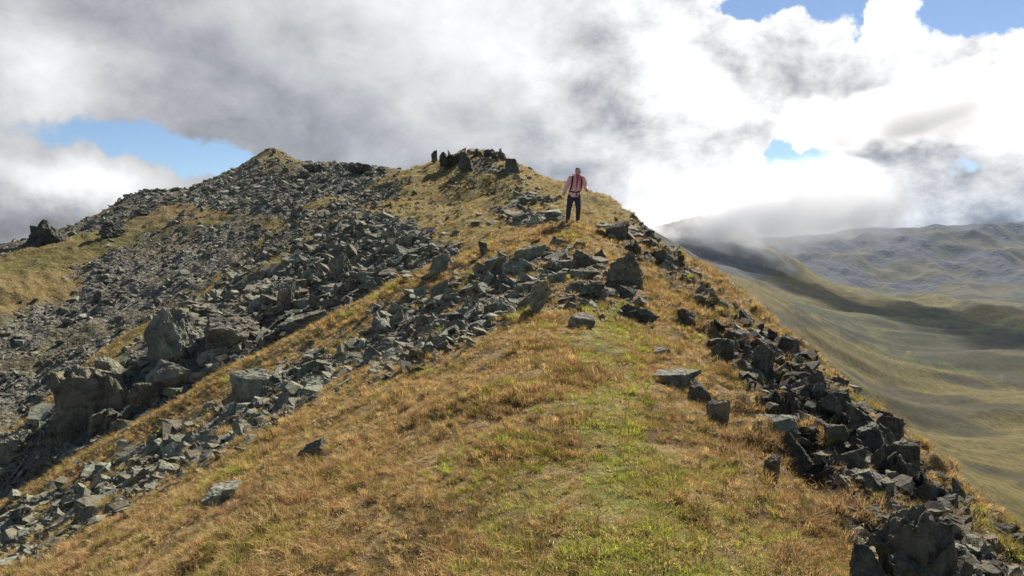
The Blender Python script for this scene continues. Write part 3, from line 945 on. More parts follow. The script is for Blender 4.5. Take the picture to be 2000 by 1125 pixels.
def chunk(rng, level=0, planes=5, rough=0.05, bevel=0.05, jit=0.32):
    """angular broken block with slightly worn edges; level counts how finely its faces are divided"""
    P = hull_block(rng, planes, jit)
    bm = bmesh.new()
    for q in P:
        bm.verts.new(q)
    bmesh.ops.remove_doubles(bm, verts=bm.verts, dist=0.04)
    r = bmesh.ops.convex_hull(bm, input=bm.verts)
    junk = [v for v in r['geom_interior'] + r['geom_unused'] if isinstance(v, bmesh.types.BMVert)]
    if junk:
        bmesh.ops.delete(bm, geom=junk, context='VERTS')
    bmesh.ops.dissolve_limit(bm, angle_limit=0.06, verts=bm.verts, edges=bm.edges)
    if bevel > 0:
        bmesh.ops.bevel(bm, geom=list(bm.edges), offset=bevel, segments=1, affect='EDGES', profile=0.6, clamp_overlap=True)
    bmesh.ops.triangulate(bm, faces=bm.faces)
    for k in range(level):
        lim = 1.1 * 0.60 ** k
        es = [e for e in bm.edges if e.calc_length() > lim]
        if es:
            bmesh.ops.subdivide_edges(bm, edges=es, cuts=1)
            bmesh.ops.triangulate(bm, faces=[f for f in bm.faces if len(f.verts) > 3])
    bm.normal_update()
    if rough > 0:
        o = Vector(rng.uniform(-50, 50, 3))
        for v in bm.verts:
            p = v.co * 1.6 + o
            d, _ = mnoise.voronoi(Vector((p.x, p.y, p.z * 1.9)) * 0.9)
            crack = max(0.0, 1 - (d[1] - d[0]) * 7)
            v.co += v.normal * rough * (1.1 * mnoise.fractal(p * 1.6, 0.75, 2.1, 5) - 1.5 * crack)
    bm.verts.index_update()
    V = np.array([v.co[:] for v in bm.verts]); Fc = np.array([[v.index for v in f.verts] for f in bm.faces])
    bm.free()
    return V, Fc


def rock_mesh(name, rng, level=0, planes=5, rough=0.0, scale=(1, 0.8, 0.6)):
    V, Fc = chunk(rng, level, planes, rough, 0.045 if level else 0.0)
    V = V * np.array(scale)
    ext = V.max(0) - V.min(0)
    V = V - (V.max(0) + V.min(0)) / 2
    V = V / ext.max()
    return mesh_np(name, V, Fc, False)


def fit(V, w, d, bot, top):
    lo, hi = V.min(0), V.max(0)
    V = (V - lo) / (hi - lo)
    return np.stack([(V[:, 0] - 0.5) * w, (V[:, 1] - 0.5) * d, bot + V[:, 2] * (top - bot)], 1)


def solid_shape(rng, style, lean):
    if style == 'crag':
        Vs, Fs, k = [], [], 0
        nb = 9
        for i in range(nb):
            V, Fc = chunk(rng, 4, 4, 0.07, 0.04)
            V = V * np.array([rng.uniform(.22, .42), rng.uniform(.25, .5), rng.uniform(.26, .48)])
            V = V @ rot_xyz(rng.uniform(-.3, .3), rng.uniform(-.25, .25) + lean, rng.uniform(0, 6)).T
            u = (i + 0.5) / nb * 2 - 1
            V = V + np.array([u * 0.75, rng.uniform(-.3, .3), rng.uniform(-.15, .45) * (1 - 0.6 * u * u)])
            Vs.append(V); Fs.append(Fc + k); k += len(V)
        return np.vstack(Vs), np.vstack(Fs)
    if style == 'stack':
        Vs, Fs, k = [], [], 0
        for u, dy, hgt, wd in ((-.2, .15, 1.0, .8), (.35, .15, .86, .7), (.05, -.35, .62, .6), (-.65, -.1, .55, .4), (.72, -.2, .45, .4)):
            V, Fc = chunk(rng, 5, 5, 0.045, 0.04)
            V = V @ rot_xyz(rng.uniform(-.12, .12), rng.uniform(-.16, .16), rng.uniform(0, 6)).T
            t = (V[:, 2] - V[:, 2].min()) / np.ptp(V[:, 2])
            lim = .80 + rng.uniform(-.28, .28) * V[:, 0] + rng.uniform(-.1, .28) * V[:, 1]
            lim = lim + np.array([0.10 * mnoise.fractal(Vector((a * 2.1 + u * 9, b * 2.1, hgt * 5)), 0.8, 2.1, 4) for a, b in V[:, :2]])
            t = np.minimum(t, lim)
            V = np.stack([V[:, 0] * wd + u, V[:, 1] * wd * .8 + dy, t * hgt], 1)
            Vs.append(V); Fs.append(Fc + k); k += len(V)
        return np.vstack(Vs), np.vstack(Fs)
    if style == 'horn':
        Vs, Fs, k = [], [], 0
        for u, hgt, wd in ((0.05, 1.0, .5), (-.45, .55, .45), (.5, .62, .45), (-.15, .8, .4), (.28, .78, .4), (-.8, .28, .35), (.85, .3, .35)):
            V, Fc = chunk(rng, 4, 6, 0.10, 0.04)
            t = (V[:, 2] - V[:, 2].min()) / np.ptp(V[:, 2])
            q = 1 - rng.uniform(.2, .5) * t
            V = np.stack([V[:, 0] * (wd + .15) * q, V[:, 1] * .5 * q + rng.uniform(-.15, .15), t * hgt], 1)
            V[:, 0] += u + rng.uniform(-.12, .12) * t
            Vs.append(V); Fs.append(Fc + k); k += len(V)
        return np.vstack(Vs), np.vstack(Fs)
    sub = 5
    if style == 'round':
        V, Fc = chunk(rng, sub, 8, 0.045, 0.09)
    elif style == 'slab':
        V, Fc = chunk(rng, sub, 4, 0.045, 0.04)
    else:
        V, Fc = chunk(rng, sub, 5, 0.10 if style == 'peak' else 0.05, 0.05)
    if style == 'peak':
        t = (V[:, 2] - V[:, 2].min()) / np.ptp(V[:, 2])
        V[:, 0] *= 1 - 0.62 * t; V[:, 1] *= 1 - 0.5 * t
    V = V @ rot_xyz(rng.uniform(-.25, .25), rng.uniform(-.12, .12) + lean, rng.uniform(-.5, .5)).T
    if style == 'pillar':
        t = (V[:, 2] - V[:, 2].min()) / np.ptp(V[:, 2])
        V[:, 0] += lean * t
    return V, Fc


HEROES = [
    # name, px, base row, width, height (photograph pixels), depth/width, seed, style, lean, material, label, group
    ('boulder', 1218, 560, 80, 68, .8, 5, 'peak', .12, 'R', 'pale lichen-spotted upright boulder with pointed top beside the grass path', None),
    ('boulder', 1054, 612, 48, 60, .8, 6, 'pillar', .35, 'R', 'leaning lichen-specked rock casting a long shadow down the grass', None),
    ('boulder', 1136, 640, 54, 25, .8, 7, 'round', 0, 'R', 'low rounded brown rock half sunk in the grass below leaning rock', None),
    ('boulder', 1138, 530, 62, 40, .7, 8, 'peak', -.1, 'R', 'dark pyramid-shaped rock behind a flat slab', None),
    ('flat_rock', 1143, 548, 60, 20, .6, 9, 'slab', .05, 'R', 'flat dark slab lying in front of the pyramid-shaped rock', None),
    ('boulder', 1090, 558, 38, 25, .8, 10, 'block', 0, 'R', 'squat grey block beside the flat dark slab', None),
    ('rock_outcrop', 1160, 588, 62, 32, .8, 11, 'crag', .1, 'R', 'pale broken outcrop between the upright boulder and the leaning rock', None),
    ('boulder', 1172, 510, 24, 22, .8, 12, 'peak', 0, 'D', 'small dark pointed rock uphill of the pyramid-shaped rock', None),
    ('boulder', 970, 541, 58, 37, .8, 13, 'round', 0, 'R', 'smooth rounded grey boulder, first of three above the rock band', None),
    ('boulder', 1012, 538, 66, 31, .8, 14, 'round', -.1, 'R', 'low sloping grey boulder between two others above the rock band', None),
    ('boulder', 1036, 512, 64, 33, .8, 15, 'block', -.15, 'R', 'dark upper boulder of three above the rock band', None),
    ('boulder', 943, 499, 20, 27, .8, 16, 'block', .1, 'D', 'dark square block standing where tan strip meets the knoll slope', None),
    ('flat_rock', 1096, 478, 34, 12, .8, 17, 'slab', 0, 'R', 'thin slab in the turf just below the hiker', None),
    ('flat_rock', 1132, 484, 30, 9, .8, 18, 'slab', 0, 'R', 'narrow flat slab on the ridge path below the hiker', None),
    ('rock_outcrop', 1232, 624, 112, 27, .4, 19, 'crag', 0, 'D', 'low dark ledge under overhanging turf across the path', None),
    ('flat_rock', 1297, 695, 42, 13, .8, 20, 'slab', 0, 'R', 'small flat rock in the grass beyond the long pale-topped outcrop', None),
    ('rock_outcrop', 1322, 756, 96, 27, .8, 21, 'block', .25, 'R', 'long pale-topped outcrop sloping down through the grass', None),
    ('boulder', 1366, 786, 54, 36, .8, 22, 'round', .2, 'D', 'dark lower end block of the long pale-topped outcrop', None),
    ('boulder', 1402, 820, 46, 34, .8, 23, 'round', .1, 'R', 'rounded lichen-mottled rock below the long pale-topped outcrop', None),
    ('flat_rock', 1515, 842, 86, 22, .7, 24, 'slab', -.12, 'R', 'flat pale cracked slab level in the grass beside the dark crags', None),
    ('boulder', 1538, 872, 48, 30, .8, 25, 'slab', -.1, 'D', 'dark layered block under the flat pale cracked slab', None),
    ('boulder', 1562, 914, 56, 46, .8, 26, 'round', 0, 'D', 'grey bulging block at the bottom of the ledge stack', None),
    ('boulder', 1508, 932, 30, 36, .8, 27, 'pillar', .25, 'R', 'narrow upright grey rock in the foreground heather', None),
    ('rock_outcrop', 1780, 1170, 165, 138, .8, 28, 'stack', .05, 'D', 'big mossy dark crag with mottled lichen in the foreground', None),
    ('boulder', 1692, 1160, 60, 70, .8, 128, 'block', .05, 'D', 'brown dark block against the big mossy crag', None),
    ('rock_outcrop', 1685, 958, 104, 26, .8, 29, 'crag', 0, 'R', 'pale stepped ledge above the big mossy crag', None),
    ('boulder', 432, 984, 76, 24, .8, 30, 'slab', -.15, 'R', 'pale flat-topped rock lying alone in the foreground grass', None),
    ('boulder', 618, 892, 62, 28, .8, 31, 'slab', -.2, 'D', 'dark rock edge poking out of the foreground grass', None),
    # boulder field behind the tan strip
    ('boulder', 356, 703, 124, 86, .8, 32, 'stack', 0, 'R', 'huge domed boulder with shaded face in the boulder field', None),
    ('boulder', 458, 684, 108, 60, .9, 33, 'block', -.1, 'R', 'huge pale flat-faced boulder leaning on the domed boulder', None),
    ('boulder', 226, 754, 68, 44, .8, 34, 'block', 0, 'R', 'wedge-shaped boulder uphill of the biggest cracked boulder', None),
    ('boulder', 342, 766, 104, 52, .7, 35, 'slab', -.1, 'R', 'low ridge-backed boulder below the domed boulder', None),
    ('boulder', 197, 846, 150, 104, .8, 36, 'stack', .1, 'R', 'biggest cracked boulder in the boulder field', None),
    ('boulder', 126, 858, 80, 54, .8, 37, 'block', 0, 'R', 'squared boulder at the foot of the biggest cracked boulder', None),
    ('boulder', 288, 804, 62, 46, .8, 38, 'block', .15, 'R', 'shaded block between the biggest cracked boulder and tan strip', None),
    ('boulder', 209, 842, 34, 26, .8, 39, 'block', 0, 'R', 'small pale block lying in front of the biggest cracked boulder', None),
    ('boulder', 24, 905, 80, 44, .8, 40, 'slab', -.3, 'R', 'tilted grey boulder downhill of the squared boulder', None),
    ('flat_rock', 502, 782, 96, 50, .5, 41, 'slab', -.55, 'R', 'long tilted slab at the lower edge of the tan grass strip', None),
    ('boulder', 664, 548, 48, 46, .8, 42, 'block', 0, 'R', 'tall pale block in the upper boulder field', None),
    ('flat_rock', 790, 482, 50, 19, .8, 43, 'slab', 0, 'R', 'long flat block at the top of the boulder field', None),
    ('boulder', 862, 530, 48, 32, .8, 44, 'block', 0, 'R', 'grey block at the end of the boulder field by the grass', None),
    ('boulder', 560, 610, 36, 58, .7, 45, 'pillar', .2, 'R', 'upright split block in the middle of the boulder field', None),
    ('flat_rock', 600, 640, 110, 30, .6, 46, 'slab', -.4, 'R', 'long low slab parallel to the tan grass strip', None),
    ('boulder', 720, 560, 40, 26, .8, 47, 'block', 0, 'R', 'pale sharp-edged block beside the tan grass strip', None),
    # knoll skyline
    ('standing_stone', 848, 319, 12, 24, .8, 48, 'pillar', 0, 'D', 'small upright stone standing alone on the knoll skyline', None),
    ('rock_outcrop', 886, 328, 56, 38, .8, 49, 'crag', 0, 'D', 'jagged pointed crag on the knoll skyline beside the upright stone', None),
    ('rock_outcrop', 912, 338, 36, 30, .8, 50, 'block', 0, 'D', 'dark block below the jagged pointed crag on the knoll', None),
    ('rock_outcrop', 945, 308, 54, 18, .8, 51, 'crag', 0, 'D', 'low rough crag along the knoll top', None),
    ('rock_outcrop', 974, 314, 30, 24, .8, 52, 'crag', 0, 'D', 'blocky crag at the end of the knoll top', None),
    ('boulder', 1002, 338, 32, 27, .8, 53, 'round', 0, 'D', 'dark rounded rock on the skyline slope above the hiker', None),
    # far slope
    ('pinnacle', 96, 478, 78, 40, .8, 54, 'horn', .12, 'D', 'dark pointed pinnacle on the far ridge against the cloud', None),
    ('boulder', 236, 468, 64, 28, .8, 55, 'peak', .1, 'D', 'dark wedge-shaped boulder in the grassy basin', None),
    ('boulder', 592, 352, 26, 22, .8, 56, 'block', 0, 'R', 'large grey block in the scree under the far crest', None),
    ('rock_outcrop', 705, 342, 62, 26, .8, 57, 'crag', 0, 'D', 'dark rocky crest beyond the knoll', None),
    ('rock_outcrop', 620, 340, 60, 20, .8, 58, 'crag', 0, 'D', 'dark broken crest above the far scree', None),
    ('cairn', 535, 302, 7, 8, .9, 59, 'crag', 0, 'D', 'tiny cairn on top of the pointed far summit', None),
]
for i, (px, py, w, h) in enumerate([(1446, 702, 46, 46), (1489, 724, 42, 64), (1534, 694, 44, 46), (1411, 692, 42, 36), (1577, 790, 62, 48), (1617, 814, 44, 52), (1632, 800, 46, 40), (1595, 764, 38, 46),
                                    (1534, 803, 32, 42), (1697, 846, 72, 62), (1729, 866, 52, 60), (1683, 884, 92, 60), (1657, 838, 46, 40), (1590, 838, 52, 40), (1633, 874, 38, 46), (1764, 922, 48, 66),
                                    (1735, 932, 72, 72), (1661, 918, 52, 46), (1629, 925, 42, 42), (1805, 990, 34, 44), (1825, 962, 36, 20), (1842, 994, 40, 30), (1856, 1012, 30, 20), (1460, 640, 34, 44),
                                    (1240, 500, 24, 30), (1205, 470, 46, 34), (1290, 520, 50, 26), (1260, 488, 30, 16), (1236, 430, 18, 12), (1268, 466, 22, 14), (1225, 590, 40, 30), (1340, 640, 34, 30)]):
    edge = py > 638 and px > 1380
    sz = ('big ', 'mid-sized ', 'small ')[0 if w * h > 2900 else 1 if w * h > 1700 else 2]
    sh = ('jagged', 'squared', 'flat-topped', 'squared')[i % 4]
    where = ('at the uphill start of the crag edge' if py < 726 else 'on the crag edge uphill of the pale stepped ledge' if py < 850 else 'on the crag edge beside the pale stepped ledge' if py < 940 else 'at the drop beyond the big mossy crag')
    lab = 'dark ' + sz + sh + (' crag ' + where if edge else ' rock jutting from the tan grass shoulder near the hiker')
    grp = 'dark crags along the ridge edge' if edge else 'dark rocks on the grass shoulder'
    if edge:
        w, h = w * 1.12, h * 0.72
    HEROES.append(('rock_outcrop' if edge else 'boulder', px, py, w, h, .8, 200 + i, ('crag', 'block', 'slab', 'block')[i % 4], ((i * 37) % 7 - 3) * .09, 'D', lab, grp))


NICK = {5: 'pale upright boulder', 6: 'leaning rock', 8: 'pyramid-shaped rock', 11: 'pale broken outcrop', 14: 'low sloping boulder', 16: 'dark square block', 21: 'long pale-topped outcrop', 24: 'flat pale cracked slab',
        28: 'big mossy crag', 32: 'huge domed boulder', 33: 'pale flat-faced boulder', 34: 'wedge-shaped boulder', 35: 'ridge-backed boulder', 36: 'biggest cracked boulder', 37: 'squared boulder', 40: 'tilted grey boulder', 41: 'long tilted slab',
        42: 'tall pale block', 43: 'long flat block', 45: 'upright split block', 46: 'long low slab', 49: 'jagged pointed crag', 53: 'rounded skyline rock', 54: 'far pinnacle', 55: 'dark wedge-shaped boulder'}
NEAR = []


def build_heroes():
    H = np.array([(h[1], h[2]) for h in HEROES], float)
    X, Y, Z, D = hit(H[:, 0], H[:, 1])
    keep = []
    for h, x, y, z, d in zip(HEROES, X, Y, Z, D):
        name, px, py, w, hh, dep, seed, style, lean, mt, label, group = h
        rng = np.random.default_rng(seed)
        sc = d / F * math.sqrt(1 + ((px - 1000) / F) ** 2) ** 0 * 1.0
        W = w * sc; T = hh * sc * 1.05; DP = W * dep
        ux, uy = x / d, y / d                                  # away from the camera
        cxx, cyy = x + ux * DP * 0.45, y + uy * DP * 0.45
        gz = [float(ground(cxx + a * uy * W / 2 + b * ux * DP / 2, cyy - a * ux * W / 2 + b * uy * DP / 2)) for a in (-1, 0, 1) for b in (-1, 0, 1)]
        gz = [g for g in gz if g > z - 1.5 * W - T] or [z]
        V, Fc = solid_shape(rng, style, lean)
        base = min(min(gz), z) - 0.06 * T
        V = fit(V, W, DP, base - z, T)
        me = mesh_np(name, V, Fc, style == 'round' and False)
        o = obj_of(name, me, M_ROCK if mt == 'R' else M_DARK)
        o.location = (cxx, cyy, z)
        o.rotation_euler = (0, 0, -math.atan2(x, y))
        o.color = (float(rng.uniform(.25, .75)), min(3.0, 1.0 / max(W, 0.25)), 0, 1)
        tag(o, label, 'cairn' if name == 'cairn' else ('crag' if name in ('rock_outcrop', 'pinnacle') else 'boulder' if name == 'boulder' else 'rock'), group)
        keep.append((cxx, cyy, 0.5 * max(W, DP)))
        if seed in NICK:
            NEAR.append((cxx, cyy, 0.5 * max(W, DP), NICK[seed]))
    return np.array(keep)


HERO_FOOT = build_heroes()


# prototypes shared by all loose rocks
PROTO = []
rg = np.random.default_rng(77)
for i in range(16):
    sc_ = [(1, .8, .6), (1, .7, .42), (1, .9, .75), (1, .6, .3)][i % 4]
    PROTO.append(rock_mesh('stone', rg, 3, 4 + i % 3, 0.075, sc_))
PROTO_S = [rock_mesh('small_stone', rg, 0, 4, 0.0, [(1, .8, .55), (1, .7, .35), (1, .9, .7)][i % 3]) for i in range(8)]


def scatter(n, sheet, a0, a1, r0, r1, powr, seed):
    rng = np.random.default_rng(seed)
    th = np.radians(rng.uniform(a0, a1, n))
    u = rng.uniform(0, 1, n)
    r = np.exp(math.log(r0) + u * math.log(r1 / r0)) if powr == 0 else (u * (r1 ** powr - r0 ** powr) + r0 ** powr) ** (1 / powr)
    x = r * np.sin(th); y = r * np.cos(th)
    return rng, x, y, sheet(x, y), r


def normals(fn, x, y, e):
    dx = (fn(x + e, y) - fn(x - e, y)) / (2 * e); dy = (fn(x, y + e) - fn(x, y - e)) / (2 * e)
    return dx, dy


def instancer(name, pos, rot, scl, pid, tint, protos, mat, label, cat):
    """one 'stuff' object: a point mesh whose points carry copies of the prototype meshes"""
    me = bpy.data.meshes.new(name)
    n = len(pos)
    me.vertices.add(n)
    me.vertices.foreach_set('co', np.asarray(pos, np.float32).ravel())
    for nm, typ, key, arr in (('rot', 'FLOAT_VECTOR', 'vector', rot), ('scl', 'FLOAT_VECTOR', 'vector', scl), ('pid', 'INT', 'value', pid), ('tint', 'FLOAT_COLOR', 'color', tint)):
        at = me.attributes.new(nm, typ, 'POINT')
        at.data.foreach_set(key, np.ascontiguousarray(arr, np.int32 if typ == 'INT' else np.float32).ravel())
    o = obj_of(name, me, mat)
    ng = bpy.data.node_groups.new(name + '_nodes', 'GeometryNodeTree')
    ng.interface.new_socket('Geometry', in_out='INPUT', socket_type='NodeSocketGeometry')
    ng.interface.new_socket('Geometry', in_out='OUTPUT', socket_type='NodeSocketGeometry')
    T = ng.nodes.new
    gi, go = T('NodeGroupInput'), T('NodeGroupOutput')
    iop = T('GeometryNodeInstanceOnPoints')
    join = T('GeometryNodeJoinGeometry')
    for k, pm in enumerate(protos):
        if not pm.materials:
            pm.materials.append(mat)
        po = bpy.data.objects.new(name + '_piece', pm)        # lives only as a source for the copies
        oi = T('GeometryNodeObjectInfo')
        oi.inputs['Object'].default_value = po
        oi.inputs['As Instance'].default_value = True
        ng.links.new(oi.outputs['Geometry'], join.inputs[0])

    def attr(nm, typ):
        a = T('GeometryNodeInputNamedAttribute')
        a.data_type = typ
        a.inputs['Name'].default_value = nm
        return a.outputs['Attribute']
    e2r = T('FunctionNodeEulerToRotation')
    ng.links.new(attr('rot', 'FLOAT_VECTOR'), e2r.inputs[0])
    ng.links.new(gi.outputs[0], iop.inputs['Points'])
    ng.links.new(join.outputs[0], iop.inputs['Instance'])
    iop.inputs['Pick Instance'].default_value = True
    ng.links.new(attr('pid', 'INT'), iop.inputs['Instance Index'])
    ng.links.new(e2r.outputs[0], iop.inputs['Rotation'])
    ng.links.new(attr('scl', 'FLOAT_VECTOR'), iop.inputs['Scale'])
    ng.links.new(iop.outputs[0], go.inputs[0])
    md = o.modifiers.new('copies', 'NODES')
    md.node_group = ng
    tag(o, label, cat, None, 'stuff')
    return o


REGIONS = [
    # name, label, group, share of the ground taken as single rocks
    ('boulder field', lambda px, py, r, x: (r > 22) & (r < 60) & in_poly(px, py, BOULDERS), 100, 'among others in the boulder field'),
    ('rock band', lambda px, py, r, x: (r <= 24) & (px < 1130), 60, 'in the rock band crossing the near grass'),
    ('ridge edge', lambda px, py, r, x: (r <= 24) & (px >= 1130), 60, 'on the rocky shoulder above the valley'),
    ('knoll', lambda px, py, r, x: (r > 24) & (px > 560), 44, 'on the grassy knoll behind the hiker'),
]


def build_scree():
    pos, rot, scl, pid, tint = [], [], [], [], []
    singles = []
    left = {q[0]: q[2] for q in REGIONS}

    def batch(sheet, n, a0, a1, r0, r1, powr, seed, smin, smax, alpha, other=None, poly=None, cap=100):
        rng, x, y, z, r = scatter(n, sheet, a0, a1, r0, r1, powr, seed)
        cov = ridge_cover if sheet is RIDGE else slope_cover
        rock, _, _ = cov(x, y, z)
        px, py = pixel_of(x, y, z)
        clump = 0.45 + 0.55 * sstep(-0.25, 0.15, fbm(x / (0.05 * r.mean()), y / (0.05 * r.mean()), 2, seed))
        p = np.clip(rock, 0, 1) ** (1.0 if r1 < 30 else 1.3) * clump + np.where(r < 14, 0.0015, 0.012)
        if poly is not None:
            p = 0.95 * in_poly(px + 12 * rng.normal(size=n), py + 10 * rng.normal(size=n), poly) * clump ** 2
        if other is not None:
            p = np.where(other(x, y) > z + 0.5, 0, p)
        ok = rng.uniform(0, 1, n) < p
        # keep clear of the large single rocks
        for hx, hy, hr in HERO_FOOT:
            ok &= ((x - hx) ** 2 + (y - hy) ** 2 > (hr * 0.8) ** 2)
        x, y, z, r, px, py = (a[ok] for a in (x, y, z, r, px, py)); rk = rock[ok]
        m = len(x)
        spx = np.minimum(smin * rng.uniform(0, 1, m) ** (-1 / alpha), smax) * (0.75 + 0.5 * rk)
        if sheet is RIDGE:
            spx = np.where(spx > 9, 9 + (spx - 9) * (1 - 0.6 * sstep(34, 48, r)), spx)
        s = spx * r / F
        dx, dy = normals(sheet, x, y, 0.02 * r)
        steep = np.hypot(dx, dy)
        e = np.stack([np.arctan(dy) * 0.8 + rng.normal(0, .3, m), -np.arctan(dx) * 0.8 + rng.normal(0, .3, m), rng.uniform(0, 6.28, m)], 1)
        P = np.stack([x, y, z + s * (0.07 if r1 < 30 else 0.04)], 1)
        S = s[:, None] * np.stack([np.ones(m), rng.uniform(.8, 1.1, m), rng.uniform(.5, 1.05, m)], 1)
        big = np.zeros(m, bool)
        if sheet is RIDGE:
            inview = (px > -20) & (px < 2020) & (py < 1140)
            for nm, test, k, lab in REGIONS:
                c = np.where(test(px, py, r, x) & inview & (spx > 9))[0]
                c = c[np.argsort(-spx[c])][:min(left[nm], cap)]
                left[nm] -= len(c)
                big[c] = True
                for i in c:
                    singles.append((P[i], e[i], S[i], lab, nm, poly is not None))
        else:
            c = np.where((px > 0) & (spx > 8))[0]
            c = c[np.argsort(-spx[c])][:30]
            big[c] = True
            for i in c:
                singles.append((P[i], e[i], S[i], 'on the far scree slope under the summit', 'far slope', False))
        k = ~big
        pos.append(P[k]); rot.append(e[k]); scl.append(S[k])
        small = (spx[k] < 10)
        q = np.where(small, 16 + rng.integers(0, 8, k.sum()), rng.integers(0, 16, k.sum()))
        pid.append(q)
        t = np.ones((k.sum(), 4)); t[:, 0] = rng.uniform(0, 1, k.sum()) * (1 if poly is None else 0.1) - (0 if poly is None else 0.25); t[:, 1] = np.minimum(4, 1.0 / np.maximum(s[k], 0.15))
        tint.append(t)

    batch(RIDGE, 18000, 8, 44, 5, 26, 0.6, 504, 8, 44, 1.6, None, FLANK, 40)
    batch(RIDGE, 12000, 4, 24, 16, 60, 0.7, 505, 7, 26, 1.8, None, FLANK_UP, 15)
    batch(RIDGE, 130000, -42, 44, 4.0, 24, 0.6, 501, 3.7, 38, 1.7, cap=55)
    batch(RIDGE, 100000, -42, 26, 20, 75, 0.8, 502, 4.2, 36, 1.75)
    batch(SLOPE, 120000, -42, 2, 62, 250, 0.8, 503, 2.0, 15, 2.0, RIDGE)
    pos = np.vstack(pos); print('loose stones', len(pos), 'single rocks', len(singles))
    instancer('scree', pos, np.vstack(rot), np.vstack(scl), np.concatenate(pid), np.vstack(tint), PROTO + PROTO_S, M_ROCK_I, 'small broken stones covering the slopes of the ridge', 'scree')
    rng = np.random.default_rng(9)
    SHAPE = ('blocky', 'flat', 'chunky', 'thin slab-shaped')
    for (p, e, s, place, nm, dark) in singles:
        k = int(rng.integers(0, len(PROTO)))
        rv = float(rng.uniform(0, 1))
        o = bpy.data.objects.new('rock', (PROTO_D if dark else PROTO_R)[k])
        COL.objects.link(o)
        o.location = p; o.rotation_euler = e; o.scale = s
        o.color = (rv, min(4, 1.0 / max(s[0], 0.15)), 0, 1)
        tone = 'dark' if dark else ('pale grey' if rv > .66 else 'grey' if rv > .33 else 'dark grey')
        near = [(math.hypot(p[0] - hx, p[1] - hy) - hr, nick) for hx, hy, hr, nick in NEAR]
        dmin, nick = min(near)
        if dmin < 0.9 + 0.02 * math.hypot(p[0], p[1]):
            place, nm = 'beside the ' + nick, 'rocks beside the ' + nick
        else:
            nm = 'loose rocks of the ' + nm
        tag(o, tone + ' ' + SHAPE[k % 4] + ' rock lying ' + place, 'rock', nm)


PROTO_D = []
PROTO_R = []
for m_ in PROTO:
    c_ = m_.copy(); c_.materials.clear(); c_.materials.append(M_ROCK); c_.name = 'rock'
    PROTO_R.append(c_)
    d_ = c_.copy(); d_.materials.clear(); d_.materials.append(M_DARK)
    PROTO_D.append(d_)
build_scree()

# ------------------------------------------------------------------ grass
def tuft_mesh(rng, n, rad, h, lean, width, seedhead=False):
    Vs, Fs, B, k = [], [], [], 0
    for i in range(n):
        a = rng.uniform(0, 6.283); rr = rad * math.sqrt(rng.uniform(0, 1))
        p = np.array([rr * math.cos(a), rr * math.sin(a), -0.01])
        a2 = a + rng.normal(0, 0.7)
        ln = lean * rng.uniform(0.3, 1.3); hh = h * rng.uniform(0.55, 1.15)
        dirv = np.array([math.cos(a2), math.sin(a2), 0]); side = np.array([-math.sin(a2), math.cos(a2), 0]) * width * rng.uniform(.7, 1.3) / 2
        m = p + dirv * hh * ln * 0.35 + np.array([0, 0, hh * 0.6])
        t = p + dirv * hh * ln * 1.0 + np.array([0, 0, hh * (1.0 - 0.25 * ln)])
        if seedhead:
            side2 = side * 0.6
            q = t + dirv * 0.022 + np.array([0, 0, 0.012])
            pts = [p - side2, p + side2, m + side2, m - side2, t + side2, t - side2, (t + q) / 2 + side * 3.2, (t + q) / 2 - side * 3.2, q]
            fc = [(0, 1, 2), (0, 2, 3), (3, 2, 4), (3, 4, 5), (5, 4, 6), (5, 6, 7), (7, 6, 8)]
            bl = [0, 0, .5, .5, .8, .8, 1, 1, 1]
        else:
            pts = [p - side, p + side, m + side * .8, m - side * .8, t]
            fc = [(0, 1, 2), (0, 2, 3), (3, 2, 4)]
            bl = [0, 0, .6, .6, 1]
        Vs += pts; Fs += [(a_ + k, b_ + k, c_ + k) for a_, b_, c_ in fc]
        tone = rng.uniform(0, 1)
        B += [(b_, tone, 0, 1) for b_ in bl]
        k += len(pts)
    me = mesh_np('grass_tuft', np.array(Vs), np.array(Fs), True)
    at = me.attributes.new('blade', 'FLOAT_COLOR', 'POINT')
    at.data.foreach_set('color', np.array(B, np.float32).ravel())
    return me


def grass_mat():
    m, N, out = new_mat('dry_grass')
    tint = N.n('ShaderNodeAttribute', attribute_name='tint', attribute_type='INSTANCER').outputs['Color']
    bl = N.n('ShaderNodeAttribute', attribute_name='blade').outputs['Color']
    sp = N.n('ShaderNodeSeparateColor'); N.put(sp.inputs[0], bl)
    tone = N.m('ADD', N.m('MULTIPLY', sp.outputs[1], 0.7), 0.65)
    col = N.v('SCALE', tint, None, tone)
    col = N.mix(N.m('MULTIPLY', sp.outputs[0], 0.22), col, (0.47, 0.355, 0.18))
    d = N.n('ShaderNodeBsdfDiffuse'); N.put(d.inputs[0], col)
    t = N.n('ShaderNodeBsdfTranslucent'); N.put(t.inputs[0], N.v('MULTIPLY', col, (1.0, 0.92, 0.7)))
    mx = N.n('ShaderNodeMixShader'); mx.inputs[0].default_value = 0.42
    N.put(mx.inputs[1], d.outputs[0]); N.put(mx.inputs[2], t.outputs[0])
    N.put(out.inputs['Surface'], mx.outputs[0])
    return m


M_GRASS = grass_mat()


